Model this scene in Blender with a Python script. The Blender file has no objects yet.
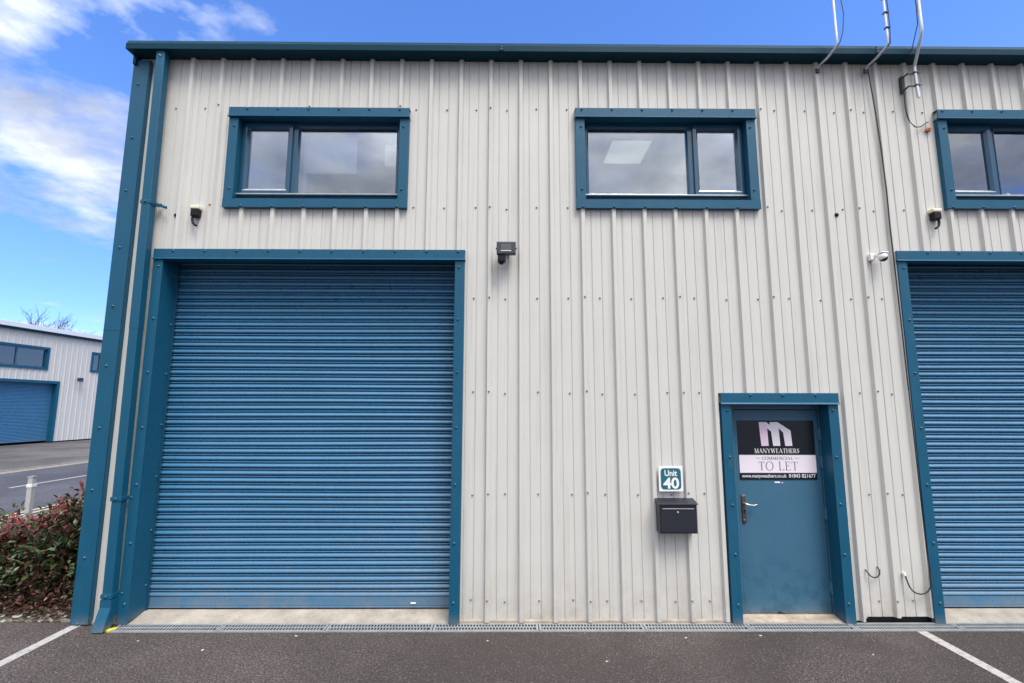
import bpy, bmesh, math, random
from mathutils import Vector, Matrix, Quaternion
random.seed(7)
R = math.radians
C = bpy.context.scene.collection
SC = bpy.context.scene
ORG = {}

# ------------------------------------------------------------------ helpers
class MB:
    """collects shapes; build() links them as ONE mesh object"""
    def __init__(self): self.v = []; self.f = []; self.m = []; self.sm = []
    def add(self, vs, fs, mi=0, smooth=False):
        o = len(self.v); self.v += [tuple(p) for p in vs]
        for f in fs: self.f.append([i+o for i in f]); self.m.append(mi); self.sm.append(smooth)
        return self
    def box(self, x0, x1, y0, y1, z0, z1, mi=0, bev=0.0):
        x0, x1 = min(x0, x1), max(x0, x1); y0, y1 = min(y0, y1), max(y0, y1); z0, z1 = min(z0, z1), max(z0, z1)
        if bev <= 0:
            vs = [(x0,y0,z0),(x1,y0,z0),(x1,y1,z0),(x0,y1,z0),(x0,y0,z1),(x1,y0,z1),(x1,y1,z1),(x0,y1,z1)]
            return self.add(vs, [(0,3,2,1),(4,5,6,7),(0,1,5,4),(1,2,6,5),(2,3,7,6),(3,0,4,7)], mi)
        bm = bmesh.new(); bmesh.ops.create_cube(bm, size=1)
        for v in bm.verts:
            v.co = Vector(((x0+x1)/2+v.co.x*(x1-x0), (y0+y1)/2+v.co.y*(y1-y0), (z0+z1)/2+v.co.z*(z1-z0)))
        bmesh.ops.bevel(bm, geom=bm.edges[:], offset=bev, segments=2, profile=0.5, affect='EDGES')
        return self.bm(bm, mi)
    def bm(self, bm, mi=0, smooth=False):
        bm.verts.index_update()
        self.add([v.co[:] for v in bm.verts], [[v.index for v in f.verts] for f in bm.faces], mi, smooth); bm.free(); return self
    def prism(self, pts, axis, a, b, mi=0):
        """polygon pts in the two axes left over, extruded a..b along axis (0 x,1 y,2 z)"""
        def mk(p, t):
            q = list(p); q.insert(axis, t); return tuple(q)
        n = len(pts)
        vs = [mk(p, a) for p in pts]+[mk(p, b) for p in pts]
        fs = [list(range(n)), list(range(2*n-1, n-1, -1))]+[(i, i+n, (i+1) % n+n, (i+1) % n) for i in range(n)]
        return self.add(vs, fs, mi)
    def sheet(self, pts, axis, a, b, mi=0, smooth=False):
        def mk(p, t):
            q = list(p); q.insert(axis, t); return tuple(q)
        n = len(pts)
        return self.add([mk(p, a) for p in pts]+[mk(p, b) for p in pts], [(i, i+1, i+1+n, i+n) for i in range(n-1)], mi, smooth)
    def tube(self, pts, r, mi=0, seg=10, cap=True):
        pts = [Vector(p) for p in pts]; n = len(pts)
        rs = r if isinstance(r, (list, tuple)) else [r]*n
        t0 = (pts[1]-pts[0]).normalized()
        up = Vector((0,0,1)) if abs(t0.z) < .9 else Vector((1,0,0))
        u = t0.cross(up).normalized(); vs = []
        for i, p in enumerate(pts):
            t = (pts[min(i+1, n-1)]-pts[max(i-1, 0)]).normalized()
            u = (u-t*u.dot(t)).normalized(); w = t.cross(u)
            for k in range(seg):
                a = 2*math.pi*k/seg; vs.append(p+(u*math.cos(a)+w*math.sin(a))*rs[i])
        fs = []
        for i in range(n-1):
            for k in range(seg):
                k2 = (k+1) % seg; fs.append((i*seg+k, i*seg+k2, (i+1)*seg+k2, (i+1)*seg+k))
        self.add(vs, fs, mi, True)
        if cap: self.add(vs, [list(range(seg-1, -1, -1)), list(range((n-1)*seg, n*seg))], mi)
        return self
    def lathe(self, prof, c, ax=(0,0,1), mi=0, seg=20):
        """prof: (radius, height along ax)"""
        q = Vector((0,0,1)).rotation_difference(Vector(ax).normalized()); c = Vector(c); vs = []; n = len(prof)
        for r, h in prof:
            for k in range(seg):
                a = 2*math.pi*k/seg; vs.append(c+q @ Vector((max(r,1e-4)*math.cos(a), max(r,1e-4)*math.sin(a), h)))
        fs = [(i*seg+k, i*seg+(k+1) % seg, (i+1)*seg+(k+1) % seg, (i+1)*seg+k) for i in range(n-1) for k in range(seg)]
        return self.add(vs, fs, mi, True)
    def build(self, name, mats, parent=None, org=None):
        if not isinstance(mats, (list, tuple)): mats = [mats]
        po = ORG[parent.name] if parent is not None else Vector((0,0,0))
        if org is None: org = po
        org = Vector(org)
        me = bpy.data.meshes.new(name)
        me.from_pydata([(p[0]-org.x, p[1]-org.y, p[2]-org.z) for p in self.v], [], self.f)
        for m in mats: me.materials.append(m)
        me.polygons.foreach_set('material_index', self.m)
        me.polygons.foreach_set('use_smooth', self.sm)
        me.validate(); me.update()
        o = bpy.data.objects.new(name, me); C.objects.link(o)
        o.location = org-po; o.parent = parent; ORG[o.name] = org
        return o

def tag(o, label=None, cat=None, group=None, kind=None):
    if label: o['label'] = label
    if cat: o['category'] = cat
    if group: o['group'] = group
    if kind: o['kind'] = kind
    return o
def thing(name, loc, label, cat, group=None):
    o = bpy.data.objects.new(name, None); C.objects.link(o); o.location = loc; o.empty_display_size = .1
    ORG[o.name] = Vector(loc); return tag(o, label, cat, group)
def struct(o): o['kind'] = 'structure'; return o
def copy_tree(o, parent=None, off=None):
    c = o.copy(); C.objects.link(c)
    if parent is not None: c.parent = parent
    ORG[c.name] = ORG[o.name]+(off or Vector((0,0,0)))
    for ch in list(o.children): copy_tree(ch, c, off)
    return c

# ------------------------------------------------------------------ materials
def nodes(name):
    m = bpy.data.materials.new(name); m.use_nodes = True; nt = m.node_tree
    return m, nt, nt.nodes['Principled BSDF']
def N(nt, t, **kw):
    n = nt.nodes.new(t)
    for k, v in kw.items():
        if k in n.inputs: n.inputs[k].default_value = v
        else: setattr(n, k, v)
    return n
def coords(nt, scale=(1,1,1)):
    g = N(nt, 'ShaderNodeNewGeometry'); mp = N(nt, 'ShaderNodeMapping'); mp.inputs['Scale'].default_value = scale
    nt.links.new(g.outputs['Position'], mp.inputs['Vector']); return mp.outputs[0]
def noise(nt, scale, detail=4, rough=.55, vec=None, sc=(1,1,1)):
    n = N(nt, 'ShaderNodeTexNoise'); n.inputs['Scale'].default_value = scale; n.inputs['Detail'].default_value = detail; n.inputs['Roughness'].default_value = rough
    nt.links.new(vec or coords(nt, sc), n.inputs['Vector']); return n.outputs['Fac']
def ramp(nt, fac, stops):
    r = N(nt, 'ShaderNodeValToRGB'); e = r.color_ramp.elements
    while len(e) < len(stops): e.new(.5)
    for el, (p, c) in zip(e, stops):
        el.position = p; el.color = (*c, 1) if len(c) == 3 else c
    nt.links.new(fac, r.inputs[0]); return r.outputs[0]
def mixc(nt, fac, a, b, bt='MIX'):
    m = N(nt, 'ShaderNodeMix', data_type='RGBA', blend_type=bt)
    for i, s in ((0, fac), (6, a), (7, b)):
        if hasattr(s, 'links'): nt.links.new(s, m.inputs[i])
        else: m.inputs[i].default_value = s if i == 0 else ((*s, 1) if len(s) == 3 else s)
    return m.outputs[2]
def mth(nt, op, a, b=None, clamp=False):
    m = N(nt, 'ShaderNodeMath', operation=op); m.use_clamp = clamp
    for i, s in ((0, a), (1, b)):
        if s is None: continue
        if hasattr(s, 'links'): nt.links.new(s, m.inputs[i])
        else: m.inputs[i].default_value = s
    return m.outputs[0]
def bump(nt, h, strength, dist, p):
    b = N(nt, 'ShaderNodeBump'); b.inputs['Strength'].default_value = strength; b.inputs['Distance'].default_value = dist
    nt.links.new(h, b.inputs['Height']); nt.links.new(b.outputs[0], p.inputs['Normal'])
def sepz(nt):
    g = N(nt, 'ShaderNodeNewGeometry'); s = N(nt, 'ShaderNodeSeparateXYZ'); nt.links.new(g.outputs['Position'], s.inputs[0]); return s.outputs

def painted(name, col, rough=.4, var=.18, dirt=(.12,.11,.10), dirt_amt=.25, spec=.5, grime_z=None, coat=0):
    """painted sheet metal: slight tone drift, vertical rain streaks, worn gloss"""
    m, nt, p = nodes(name)
    n1 = noise(nt, 1.7, 5, .6)
    c = mixc(nt, n1, tuple(x*(1-var) for x in col), tuple(min(1, x*(1+var)) for x in col))
    st = ramp(nt, noise(nt, 1, 5, .65, sc=(22,22,.6)), [(.52,(0,0,0)),(.78,(1,1,1))])
    c = mixc(nt, mth(nt, 'MULTIPLY', st, dirt_amt), c, dirt)
    if grime_z:
        z = sepz(nt)[2]
        gz = mth(nt, 'SUBTRACT', 1, mth(nt, 'DIVIDE', z, grime_z), True)
        gz = mth(nt, 'MULTIPLY', mth(nt, 'POWER', gz, 2), ramp(nt, noise(nt, 5, 6, .7), [(.3,(0,0,0)),(.7,(1,1,1))]))
        c = mixc(nt, mth(nt, 'MULTIPLY', gz, .65), c, (.27,.21,.15))
    nt.links.new(c, p.inputs['Base Color'])
    r = ramp(nt, noise(nt, 9, 5, .6), [(.3,(rough*.8,)*3),(.7,(rough*1.25,)*3)])
    nt.links.new(r, p.inputs['Roughness']); p.inputs['Specular IOR Level'].default_value = spec
    bump(nt, noise(nt, 2.6, 3, .5), .10, .02, p)
    return m
def plain(name, col, rough=.5, metal=0, spec=.5, var=.1, scale=20, bmp=0):
    m, nt, p = nodes(name)
    c = mixc(nt, noise(nt, scale, 4, .6), tuple(x*(1-var) for x in col), tuple(min(1, x*(1+var)) for x in col))
    nt.links.new(c, p.inputs['Base Color']); p.inputs['Roughness'].default_value = rough; p.inputs['Metallic'].default_value = metal
    p.inputs['Specular IOR Level'].default_value = spec
    if bmp: bump(nt, noise(nt, scale*2, 5, .6), .5, bmp, p)
    return m

M = {}
M['clad'] = painted('cladding_paint', (.572,.558,.518), .5, .06, (.33,.30,.25), .38, .35, grime_z=.75)
M['farclad'] = painted('far_cladding_paint', (.58,.565,.53), .5, .04, (.42,.40,.37), .2, .35)
M['trim'] = painted('blue_trim_paint', (.005,.080,.148), .42, .16, (.06,.12,.155), .16, .35, grime_z=.14)
M['slat'] = painted('shutter_paint', (.041,.158,.285), .30, .13, (.12,.19,.25), .22, .7, grime_z=.55)
M['doorpaint'] = painted('door_paint', (.040,.124,.198), .42, .12, (.08,.16,.21), .3, .45, grime_z=.22)
m = M['slat']; nt = m.node_tree; p = nt.nodes['Principled BSDF']
src = p.inputs['Base Color'].links[0].from_socket
lo_ = mth(nt, 'SUBTRACT', 1, mth(nt, 'DIVIDE', sepz(nt)[2], 1.5), True)
sm_ = mth(nt, 'MULTIPLY', ramp(nt, noise(nt, 3.2, 6, .7, sc=(1,1,3.5)), [(.54,(0,0,0)),(.66,(1,1,1))]), mth(nt, 'POWER', lo_, .6))
nt.links.new(mixc(nt, mth(nt, 'MULTIPLY', sm_, .38), src, (.14,.17,.19)), p.inputs['Base Color'])
m = M['doorpaint']; nt = m.node_tree; p = nt.nodes['Principled BSDF']
src = p.inputs['Base Color'].links[0].from_socket
zz = sepz(nt)[2]; low = mth(nt, 'SUBTRACT', 1, mth(nt, 'DIVIDE', zz, .62), True)
sc_ = mth(nt, 'MULTIPLY', ramp(nt, noise(nt, 6.5, 5, .6), [(.50,(0,0,0)),(.58,(1,1,1))]), mth(nt, 'POWER', low, .7))
nt.links.new(mixc(nt, mth(nt, 'MULTIPLY', sc_, .42), src, (.014,.060,.105)), p.inputs['Base Color'])
M['gutter'] = painted('gutter_paint', (.0005,.034,.058), .40, .12, (.002,.034,.055), .05, .12)
M['upvc'] = painted('window_frame_paint', (.010,.062,.118), .17, .1, (.03,.06,.09), .08, .8)
M['steel'] = plain('weathered_screw_steel', (.27,.27,.27), .4, .4)
M['screwblue'] = plain('blue_capped_screw', (.012,.082,.135), .35, 0, .6)
M['galv'] = plain('galvanised_steel', (.36,.38,.39), .45, .25, var=.35, scale=14)
M['mast'] = plain('galvanised_mast', (.62,.63,.64), .35, .7, var=.2)
M['black'] = plain('black_plastic', (.006,.006,.008), .5, 0, .25)
M['cable'] = plain('black_cable_jacket', (.015,.015,.016), .5)
M['box'] = plain('anthracite_powder_coat', (.016,.019,.028), .38, var=.15)
M['flood'] = plain('dark_grey_housing', (.035,.039,.048), .45)
M['post'] = plain('pale_post_paint', (.52,.52,.52), .4, .3, var=.2)
M['lens'] = plain('led_lens', (.10,.10,.095), .2)
M['white'] = plain('white_plastic', (.80,.80,.80), .35, var=.03)
M['cream'] = plain('cream_plastic', (.72,.68,.50), .5, var=.05)
M['dome'] = plain('smoked_dome', (.01,.01,.012), .08)
M['signwhite'] = plain('sign_white', (.78,.78,.78), .35, var=.02)
M['teal'] = plain('sign_teal', (.012,.12,.15), .35, var=.04)
M['signnavy'] = plain('sign_navy', (.004,.006,.013), .3, var=.1)
M['signpink'] = plain('sign_blush_white', (.80,.72,.78), .35, var=.02)
M['pinkink'] = plain('sign_pale_pink', (.82,.60,.74), .35, var=.02)
M['inkgrey'] = plain('sign_grey_ink', (.16,.13,.16), .5, var=.02)
M['bronze'] = plain('worn_bronze_plate', (.12,.085,.075), .38, .6, var=.35, scale=60)
M['brushed'] = plain('brushed_lever', (.55,.52,.48), .3, .9, var=.2)
M['yellow'] = plain('yellow_plastic', (.72,.62,.03), .5, var=.1)
M['orange'] = plain('orange_foam', (.62,.27,.14), .8, var=.35, scale=60, bmp=.02)
M['pinkobj'] = plain('pink_item', (.70,.45,.40), .7)
M['stone'] = plain('pale_pebble', (.50,.48,.44), .8, var=.25, scale=30, bmp=.01)
M['bark'] = plain('grey_bark', (.10,.08,.075), .9, var=.3)
M['twig'] = plain('brown_twig', (.075,.042,.028), .85, var=.35)
M['room'] = plain('office_wall', (.40,.39,.38), .8)
M['roomdark'] = plain('office_carpet', (.10,.10,.11), .9)
M['panelwhite'] = plain('pale_panel', (.80,.82,.83), .6, var=.02)
M['void'] = plain('dark_void', (.006,.006,.006), .9)
M['roofm'] = plain('grey_roof_sheet', (.30,.31,.32), .5)
M['white_trim'] = plain('white_trim_paint', (.72,.74,.76), .4, var=.05, scale=3)
M['concrete'] = None

# interior ceiling light: the one thing that emits
m, nt, p = nodes('lit_diffuser'); p.inputs['Base Color'].default_value = (.8,.8,.76,1)
p.inputs['Emission Color'].default_value = (.88,1,.93,1); p.inputs['Emission Strength'].default_value = .20; M['diff'] = m

# glass: thin pane, mirror share from fresnel (double glazed: two panes)
def glass(name, tint, lo):
    m, nt, p = nodes(name); nt.nodes.remove(p); out = nt.nodes['Material Output']
    tr = N(nt, 'ShaderNodeBsdfTransparent'); tr.inputs[0].default_value = (*tint, 1)
    gl = N(nt, 'ShaderNodeBsdfGlossy'); gl.inputs['Roughness'].default_value = .015; gl.inputs[0].default_value = (.92,.95,1,1)
    lw = N(nt, 'ShaderNodeFresnel'); lw.inputs['IOR'].default_value = 1.52
    f = mth(nt, 'ADD', mth(nt, 'MULTIPLY', lw.outputs[0], 1.9), lo, True)
    b = N(nt, 'ShaderNodeBump'); b.inputs['Strength'].default_value = .05; b.inputs['Distance'].default_value = .02
    nt.links.new(noise(nt, 1.3, 2, .5), b.inputs['Height']); nt.links.new(b.outputs[0], gl.inputs['Normal'])
    mx = N(nt, 'ShaderNodeMixShader'); nt.links.new(f, mx.inputs[0]); nt.links.new(tr.outputs[0], mx.inputs[1]); nt.links.new(gl.outputs[0], mx.inputs[2])
    nt.links.new(mx.outputs[0], out.inputs[0]); return m
M['glass'] = glass('window_glass', (.93,.95,.96), .13)
M['farglass'] = glass('far_window_glass', (.80,.86,.90), .06)

# asphalt
def asphalt(name, dark, light, chips=True, tint=(1,1,1), rough=.85):
    m, nt, p = nodes(name)
    big = noise(nt, .8, 7, .68); huge = noise(nt, .33, 4, .6); mid = noise(nt, 9, 6, .7); fine = noise(nt, 55, 4, .75)
    c = mixc(nt, ramp(nt, big, [(.35,(0,0,0)),(.68,(1,1,1))]), dark, light)
    c = mixc(nt, mth(nt, 'MULTIPLY', ramp(nt, mid, [(.35,(0,0,0)),(.65,(1,1,1))]), .55), c, tuple(x*.55 for x in dark))
    c = mixc(nt, ramp(nt, fine, [(.44,(.0,)*3),(.66,(1,)*3)]), c, tuple(min(1, x*2.3) for x in light))
    c = mixc(nt, ramp(nt, noise(nt, 75, 3, .7), [(.50,(.0,)*3),(.60,(.85,)*3)]), c, tuple(x*.4 for x in dark))
    c = mixc(nt, ramp(nt, huge, [(.40,(0,0,0)),(.58,(.62,.62,.62))]), c, tuple(x*.6 for x in dark))
    if chips:
        v = N(nt, 'ShaderNodeTexVoronoi'); v.inputs['Scale'].default_value = 85; nt.links.new(coords(nt), v.inputs['Vector'])
        sp = N(nt, 'ShaderNodeSeparateColor'); nt.links.new(v.outputs['Color'], sp.inputs[0])
        near = mth(nt, 'LESS_THAN', v.outputs['Distance'], .42)
        rare = mth(nt, 'GREATER_THAN', sp.outputs[0], .94)
        c = mixc(nt, mth(nt, 'MULTIPLY', mth(nt, 'MULTIPLY', near, rare), .55), c, (.34,.30,.28))
        dk = mth(nt, 'LESS_THAN', sp.outputs[1], .22)
        c = mixc(nt, mth(nt, 'MULTIPLY', mth(nt, 'MULTIPLY', near, dk), .7), c, tuple(x*.35 for x in dark))
        bump(nt, v.outputs['Distance'], .7, .012, p)
    nt.links.new(mixc(nt, 1.0, c, tint, 'MULTIPLY'), p.inputs['Base Color'])
    p.inputs['Roughness'].default_value = rough; p.inputs['Specular IOR Level'].default_value = .3
    return m
M['asphalt'] = asphalt('forecourt_asphalt', (.066,.054,.051), (.104,.087,.082))
M['road'] = asphalt('road_asphalt', (.075,.077,.088), (.098,.10,.112), chips=False)
M['yard'] = asphalt('far_yard_asphalt', (.085,.078,.074), (.15,.135,.12), chips=False)
def wornpaint(name, col, under):
    m, nt, p = nodes(name)
    w = ramp(nt, noise(nt, 26, 6, .75), [(.36,(1,1,1)),(.50,(0,0,0))])
    c = mixc(nt, mth(nt, 'MULTIPLY', w, .75), mixc(nt, noise(nt, 5, 4, .6), tuple(x*.85 for x in col), col), under)
    nt.links.new(c, p.inputs['Base Color']); p.inputs['Roughness'].default_value = .8
    v = noise(nt, 80, 3, .6); bump(nt, v, .5, .008, p); return m
M['line'] = wornpaint('worn_white_line', (.46,.44,.42), (.15,.14,.135))
M['yline'] = wornpaint('worn_yellow_line', (.68,.58,.36), (.25,.22,.16))
def concrete(name, a, b, sc=3):
    m, nt, p = nodes(name)
    c = mixc(nt, ramp(nt, noise(nt, sc, 6, .7), [(.3,(0,0,0)),(.7,(1,1,1))]), a, b)
    c = mixc(nt, ramp(nt, noise(nt, 40, 4, .7), [(.55,(0,0,0)),(.75,(.6,.6,.6))]), c, (.12,.10,.085))
    nt.links.new(c, p.inputs['Base Color']); p.inputs['Roughness'].default_value = .85
    bump(nt, noise(nt, 45, 5, .7), .5, .008, p); return m
M['concrete'] = concrete('stained_concrete', (.24,.215,.18), (.48,.43,.37))
M['doorsill'] = concrete('dirty_stone_sill', (.27,.21,.155), (.54,.45,.36), 7)
M['kerb'] = concrete('kerb_concrete', (.16,.155,.15), (.26,.25,.24))
m, nt, p = nodes('bed_soil_gravel')
v = N(nt, 'ShaderNodeTexVoronoi'); v.inputs['Scale'].default_value = 28; nt.links.new(coords(nt), v.inputs['Vector'])
sp = N(nt, 'ShaderNodeSeparateColor'); nt.links.new(v.outputs['Color'], sp.inputs[0])
nt.links.new(ramp(nt, sp.outputs[0], [(0,(.05,.037,.027)),(.45,(.11,.085,.065)),(.75,(.21,.18,.15)),(1,(.36,.33,.29))]), p.inputs['Base Color'])
p.inputs['Roughness'].default_value = .9; bump(nt, v.outputs['Distance'], 1, .03, p); M['bed'] = m
def leafmat(name, cols):
    m, nt, p = nodes(name)
    g = N(nt, 'ShaderNodeNewGeometry')
    c = ramp(nt, g.outputs['Random Per Island'], [(i/(len(cols)-1), cc) for i, cc in enumerate(cols)])
    nt.links.new(c, p.inputs['Base Color']); p.inputs['Roughness'].default_value = .36
    p.inputs['Specular IOR Level'].default_value = .45
    return m
M['leafgreen'] = leafmat('green_leaf', [(.020,.035,.014),(.035,.06,.02),(.06,.085,.03),(.10,.12,.05)])
M['leafred'] = leafmat('red_new_leaf', [(.085,.014,.014),(.15,.020,.020),(.20,.04,.032),(.17,.065,.035)])
M['leafbrown'] = leafmat('brown_leaf', [(.04,.025,.016),(.07,.035,.02),(.10,.05,.03),(.06,.045,.02)])

# ------------------------------------------------------------------ camera
cam = bpy.data.cameras.new('camera'); co = bpy.data.objects.new('camera', cam); C.objects.link(co); SC.camera = co
cam.sensor_width = 36; cam.lens = 36*488/1024; cam.clip_start = .05; cam.clip_end = 2000
co.rotation_mode = 'QUATERNION'
co.rotation_quaternion = (Matrix.Rotation(-R(.43), 3, 'Z') @ Matrix.Rotation(R(97.64), 3, 'X') @ Matrix.Rotation(.0018, 3, 'Z')).to_quaternion()
co.location = (0, -5.05, 2.08)

# ------------------------------------------------------------------ light, sky
SUN_EL, SUN_AZ = 60, 150     # azimuth measured clockwise from +y (behind the camera, to its right)
sd = Vector((math.sin(R(SUN_AZ))*math.cos(R(SUN_EL)), math.cos(R(SUN_AZ))*math.cos(R(SUN_EL)), math.sin(R(SUN_EL))))
sl = bpy.data.lights.new('sun', 'SUN'); sl.energy = 2.0; sl.angle = R(26); sl.color = (1,.955,.89)
so = bpy.data.objects.new('sun', sl); C.objects.link(so); so.rotation_mode = 'QUATERNION'; so.rotation_quaternion = sd.to_track_quat('Z', 'Y'); so.location = (0,-20,30)

w = bpy.data.worlds.new('World'); SC.world = w; w.use_nodes = True; nt = w.node_tree
bg = nt.nodes['Background']; bg.inputs['Strength'].default_value = .10
sky = N(nt, 'ShaderNodeTexSky', sky_type='NISHITA'); sky.sun_disc = False; sky.sun_elevation = R(SUN_EL); sky.sun_rotation = R(SUN_AZ)
sky.altitude = 0; sky.air_density = 1.0; sky.dust_density = .3; sky.ozone_density = 3.0
tc = N(nt, 'ShaderNodeTexCoord'); dirv = tc.outputs['Generated']
sx = N(nt, 'ShaderNodeSeparateXYZ'); nt.links.new(dirv, sx.inputs[0])
# clouds live on a flat layer: project the view direction onto it
zc = mth(nt, 'MAXIMUM', mth(nt, 'ADD', sx.outputs[2], .12), .05)
cx = mth(nt, 'DIVIDE', sx.outputs[0], zc); cy = mth(nt, 'DIVIDE', sx.outputs[1], zc)
cv = N(nt, 'ShaderNodeCombineXYZ'); nt.links.new(cx, cv.inputs[0]); nt.links.new(cy, cv.inputs[1]); cv.inputs[2].default_value = 3.7
n1 = noise(nt, 1.75, 9, .58, cv.outputs[0])
# more cloud towards -x (left) and -y (behind the camera)
g1 = mth(nt, 'MULTIPLY', mth(nt, 'SUBTRACT', mth(nt, 'MULTIPLY', sx.outputs[0], -1), .45), 1.0)
g2 = mth(nt, 'MULTIPLY', mth(nt, 'SUBTRACT', mth(nt, 'MULTIPLY', sx.outputs[1], -1), -.1), 1.0)
gain = mth(nt, 'MAXIMUM', mth(nt, 'MAXIMUM', mth(nt, 'MINIMUM', g1, .10), mth(nt, 'MINIMUM', g2, .2)), -.35)
dens = mth(nt, 'ADD', n1, gain)
elev = mth(nt, 'MULTIPLY', mth(nt, 'SUBTRACT', .40, sx.outputs[2]), .55)
elev = mth(nt, 'MULTIPLY', mth(nt, 'MAXIMUM', elev, 0), mth(nt, 'GREATER_THAN', sx.outputs[1], 0))
dens = mth(nt, 'SUBTRACT', dens, elev)
cl = ramp(nt, dens, [(.48,(0,0,0)),(.62,(.72,.72,.72)),(.78,(1,1,1))])
shade = ramp(nt, noise(nt, 1.5, 8, .60, cv.outputs[0]), [(.38,(4.2,4.6,5.4)),(.50,(7.0,7.2,7.6)),(.62,(12.0,12.0,12.0))])
lum = mth(nt, 'ADD', .45, mth(nt, 'MULTIPLY', mth(nt, 'MAXIMUM', sx.outputs[2], 0), .75))
dt = N(nt, 'ShaderNodeVectorMath', operation='DOT_PRODUCT'); nt.links.new(dirv, dt.inputs[0]); dt.inputs[1].default_value = tuple(sd)
lum = mth(nt, 'ADD', lum, mth(nt, 'MULTIPLY', mth(nt, 'POWER', mth(nt, 'MAXIMUM', dt.outputs['Value'], 0), 4), .9))   # thin cloud glows round the sun
vm = N(nt, 'ShaderNodeVectorMath', operation='SCALE'); nt.links.new(shade, vm.inputs[0]); nt.links.new(lum, vm.inputs['Scale']); shade = vm.outputs[0]
hs = N(nt, 'ShaderNodeHueSaturation'); hs.inputs['Saturation'].default_value = 1.22; hs.inputs['Value'].default_value = 1.75
nt.links.new(sky.outputs[0], hs.inputs['Color'])
hor = ramp(nt, sx.outputs[2], [(0,(.50,.66,.84)),(.18,(.62,.76,.92)),(.45,(1,1,1))])
hsc = mixc(nt, 1.0, hs.outputs[0], hor, 'MULTIPLY')
blue = mixc(nt, 1.0, hsc, (1.0,.88,1.06), 'MULTIPLY')
nt.links.new(mixc(nt, cl, blue, shade), bg.inputs['Color'])

SC.view_settings.view_transform = 'Standard'; SC.view_settings.look = 'None'; SC.view_settings.gamma = 1
SC.view_settings.use_curve_mapping = False; SC.view_settings.exposure = .76
SC.cycles.max_bounces = 8; SC.cycles.diffuse_bounces = 4; SC.cycles.glossy_bounces = 4; SC.cycles.transparent_max_bounces = 12
try: SC.cycles.use_denoising = True
except Exception: pass

# ------------------------------------------------------------------ ground
def sheet(name, x0, x1, y0, y1, z, mat):
    b = MB(); b.add([(x0,y0,z),(x1,y0,z),(x1,y1,z),(x0,y1,z)], [(0,1,2,3)]); return struct(b.build(name, mat))
sheet('ground', -600, 600, -600, 600, 0, M['asphalt'])
sheet('road', -16.0, -9.05, -200, 300, .004, M['road'])
sheet('far_yard', -60, -16.15, -60, 120, .026, M['yard'])
b = MB()
for i in range(-30, 130): b.box(-16.15, -16.0, i*.92, i*.92+.91, 0, .030, bev=.008)
struct(b.build('far_kerb', M['kerb']))
b = MB()
for i in range(0, 120): b.box(-9.05, -8.92, .06+i*.92, .06+i*.92+.91, 0, .035, bev=.008)
struct(b.build('near_kerb', M['kerb']))
bedm = MB()
nx, ny = 40, 16
vs = []; fs = []
for j in range(ny+1):
    for i in range(nx+1):
        x = -8.92+(8.92-4.24)*i/nx; y = .07+(14-.07)*(j/ny)**2
        e = min(1, j/2)*min(1, i/2)
        vs.append((x, y, .012+e*(.04+random.uniform(-.012,.018))))
for j in range(ny):
    for i in range(nx):
        a = j*(nx+1)+i; fs.append((a, a+1, a+nx+2, a+nx+1))
bedm.add(vs, fs, 0, True); tag(bedm.build('planting_bed', M['bed']), kind='structure')
b = MB(); b.box(-8.92, -4.19, .035, .07, 0, .014, bev=.004); struct(b.build('bed_edging', M['bed']))
# road markings
def quadline(name, pts0, pts1, z, mat):
    b = MB(); n = len(pts0)
    b.add([(x,y,z) for x,y in pts0]+[(x,y,z) for x,y in pts1], [(i, i+1, i+1+n, i+n) for i in range(n-1)]); return struct(b.build(name, mat))
for x0 in (-9.30, -9.53): quadline('yellow_road_line', [(x0,-60),(x0,100)], [(x0-.09,-60),(x0-.09,100)], .008, M['yline'])
for x0 in (-15.62, -15.85): quadline('yellow_road_line', [(x0,-60),(x0,100)], [(x0-.09,-60),(x0-.09,100)], .008, M['yline'])
b = MB()
for k in range(-6, 12):
    y0 = 7.9+k*6; b.add([(-12.80,y0,.008),(-12.68,y0,.008),(-12.68,y0+4.2,.008),(-12.80,y0+4.2,.008)], [(0,1,2,3)])
struct(b.build('road_centre_line', M['line']))
quadline('parking_bay_line', [(-4.17,-5.6),(-4.17,-.03)], [(-4.075,-5.6),(-4.075,-.03)], .004, M['line'])
quadline('parking_bay_line', [(3.80,-5.6),(3.83,-.19)], [(3.905,-5.6),(3.925,-.19)], .004, M['line'])

# ------------------------------------------------------------------ main building
XL, XR, YB, ZT = -4.155, 12.2, 14.0, 5.945
PI3 = 1/3
RIB0 = .467
bld = thing('industrial_building', (4.0, 7.0, 0), 'two storey pale ribbed metal industrial unit with blue roller shutters and blue trim', 'building')
prof = [(-.032,0),(-.019,-.037),(.017,-.037),(.032,0),(.082,0),(.0855,.007),(.0905,.007),(.094,0),(.128,-.0012),(.187,-.0012),(.1905,.007),(.1955,.007),(.199,0)]
def profile(x0, x1):
    pts = []
    k0 = int(math.floor((x0-RIB0)/PI3))-1; k1 = int(math.ceil((x1-RIB0)/PI3))+1
    for k in range(k0, k1+1):
        for dx, y in prof: pts.append((RIB0+k*PI3+dx, y))
    out = []
    def at(x):
        for (a, ya), (c, yc) in zip(pts, pts[1:]):
            if a <= x <= c: return ya+(yc-ya)*(x-a)/max(c-a, 1e-9)
    out.append((x0, at(x0)))
    out += [p for p in pts if x0+1e-6 < p[0] < x1-1e-6]
    out.append((x1, at(x1))); return out
openings = [(-3.68,-.51,0,3.67),(-3.02,-1.145,4.25,5.28),(.785,2.668,4.26,5.29),(2.215,3.32,0,2.17),(4.185,7.35,0,3.68),(4.785,6.67,4.27,5.30)]
xs = sorted(set([XL, XR, 3.47, 4.12]+[o[0] for o in openings]+[o[1] for o in openings]))
b = MB()
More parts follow.
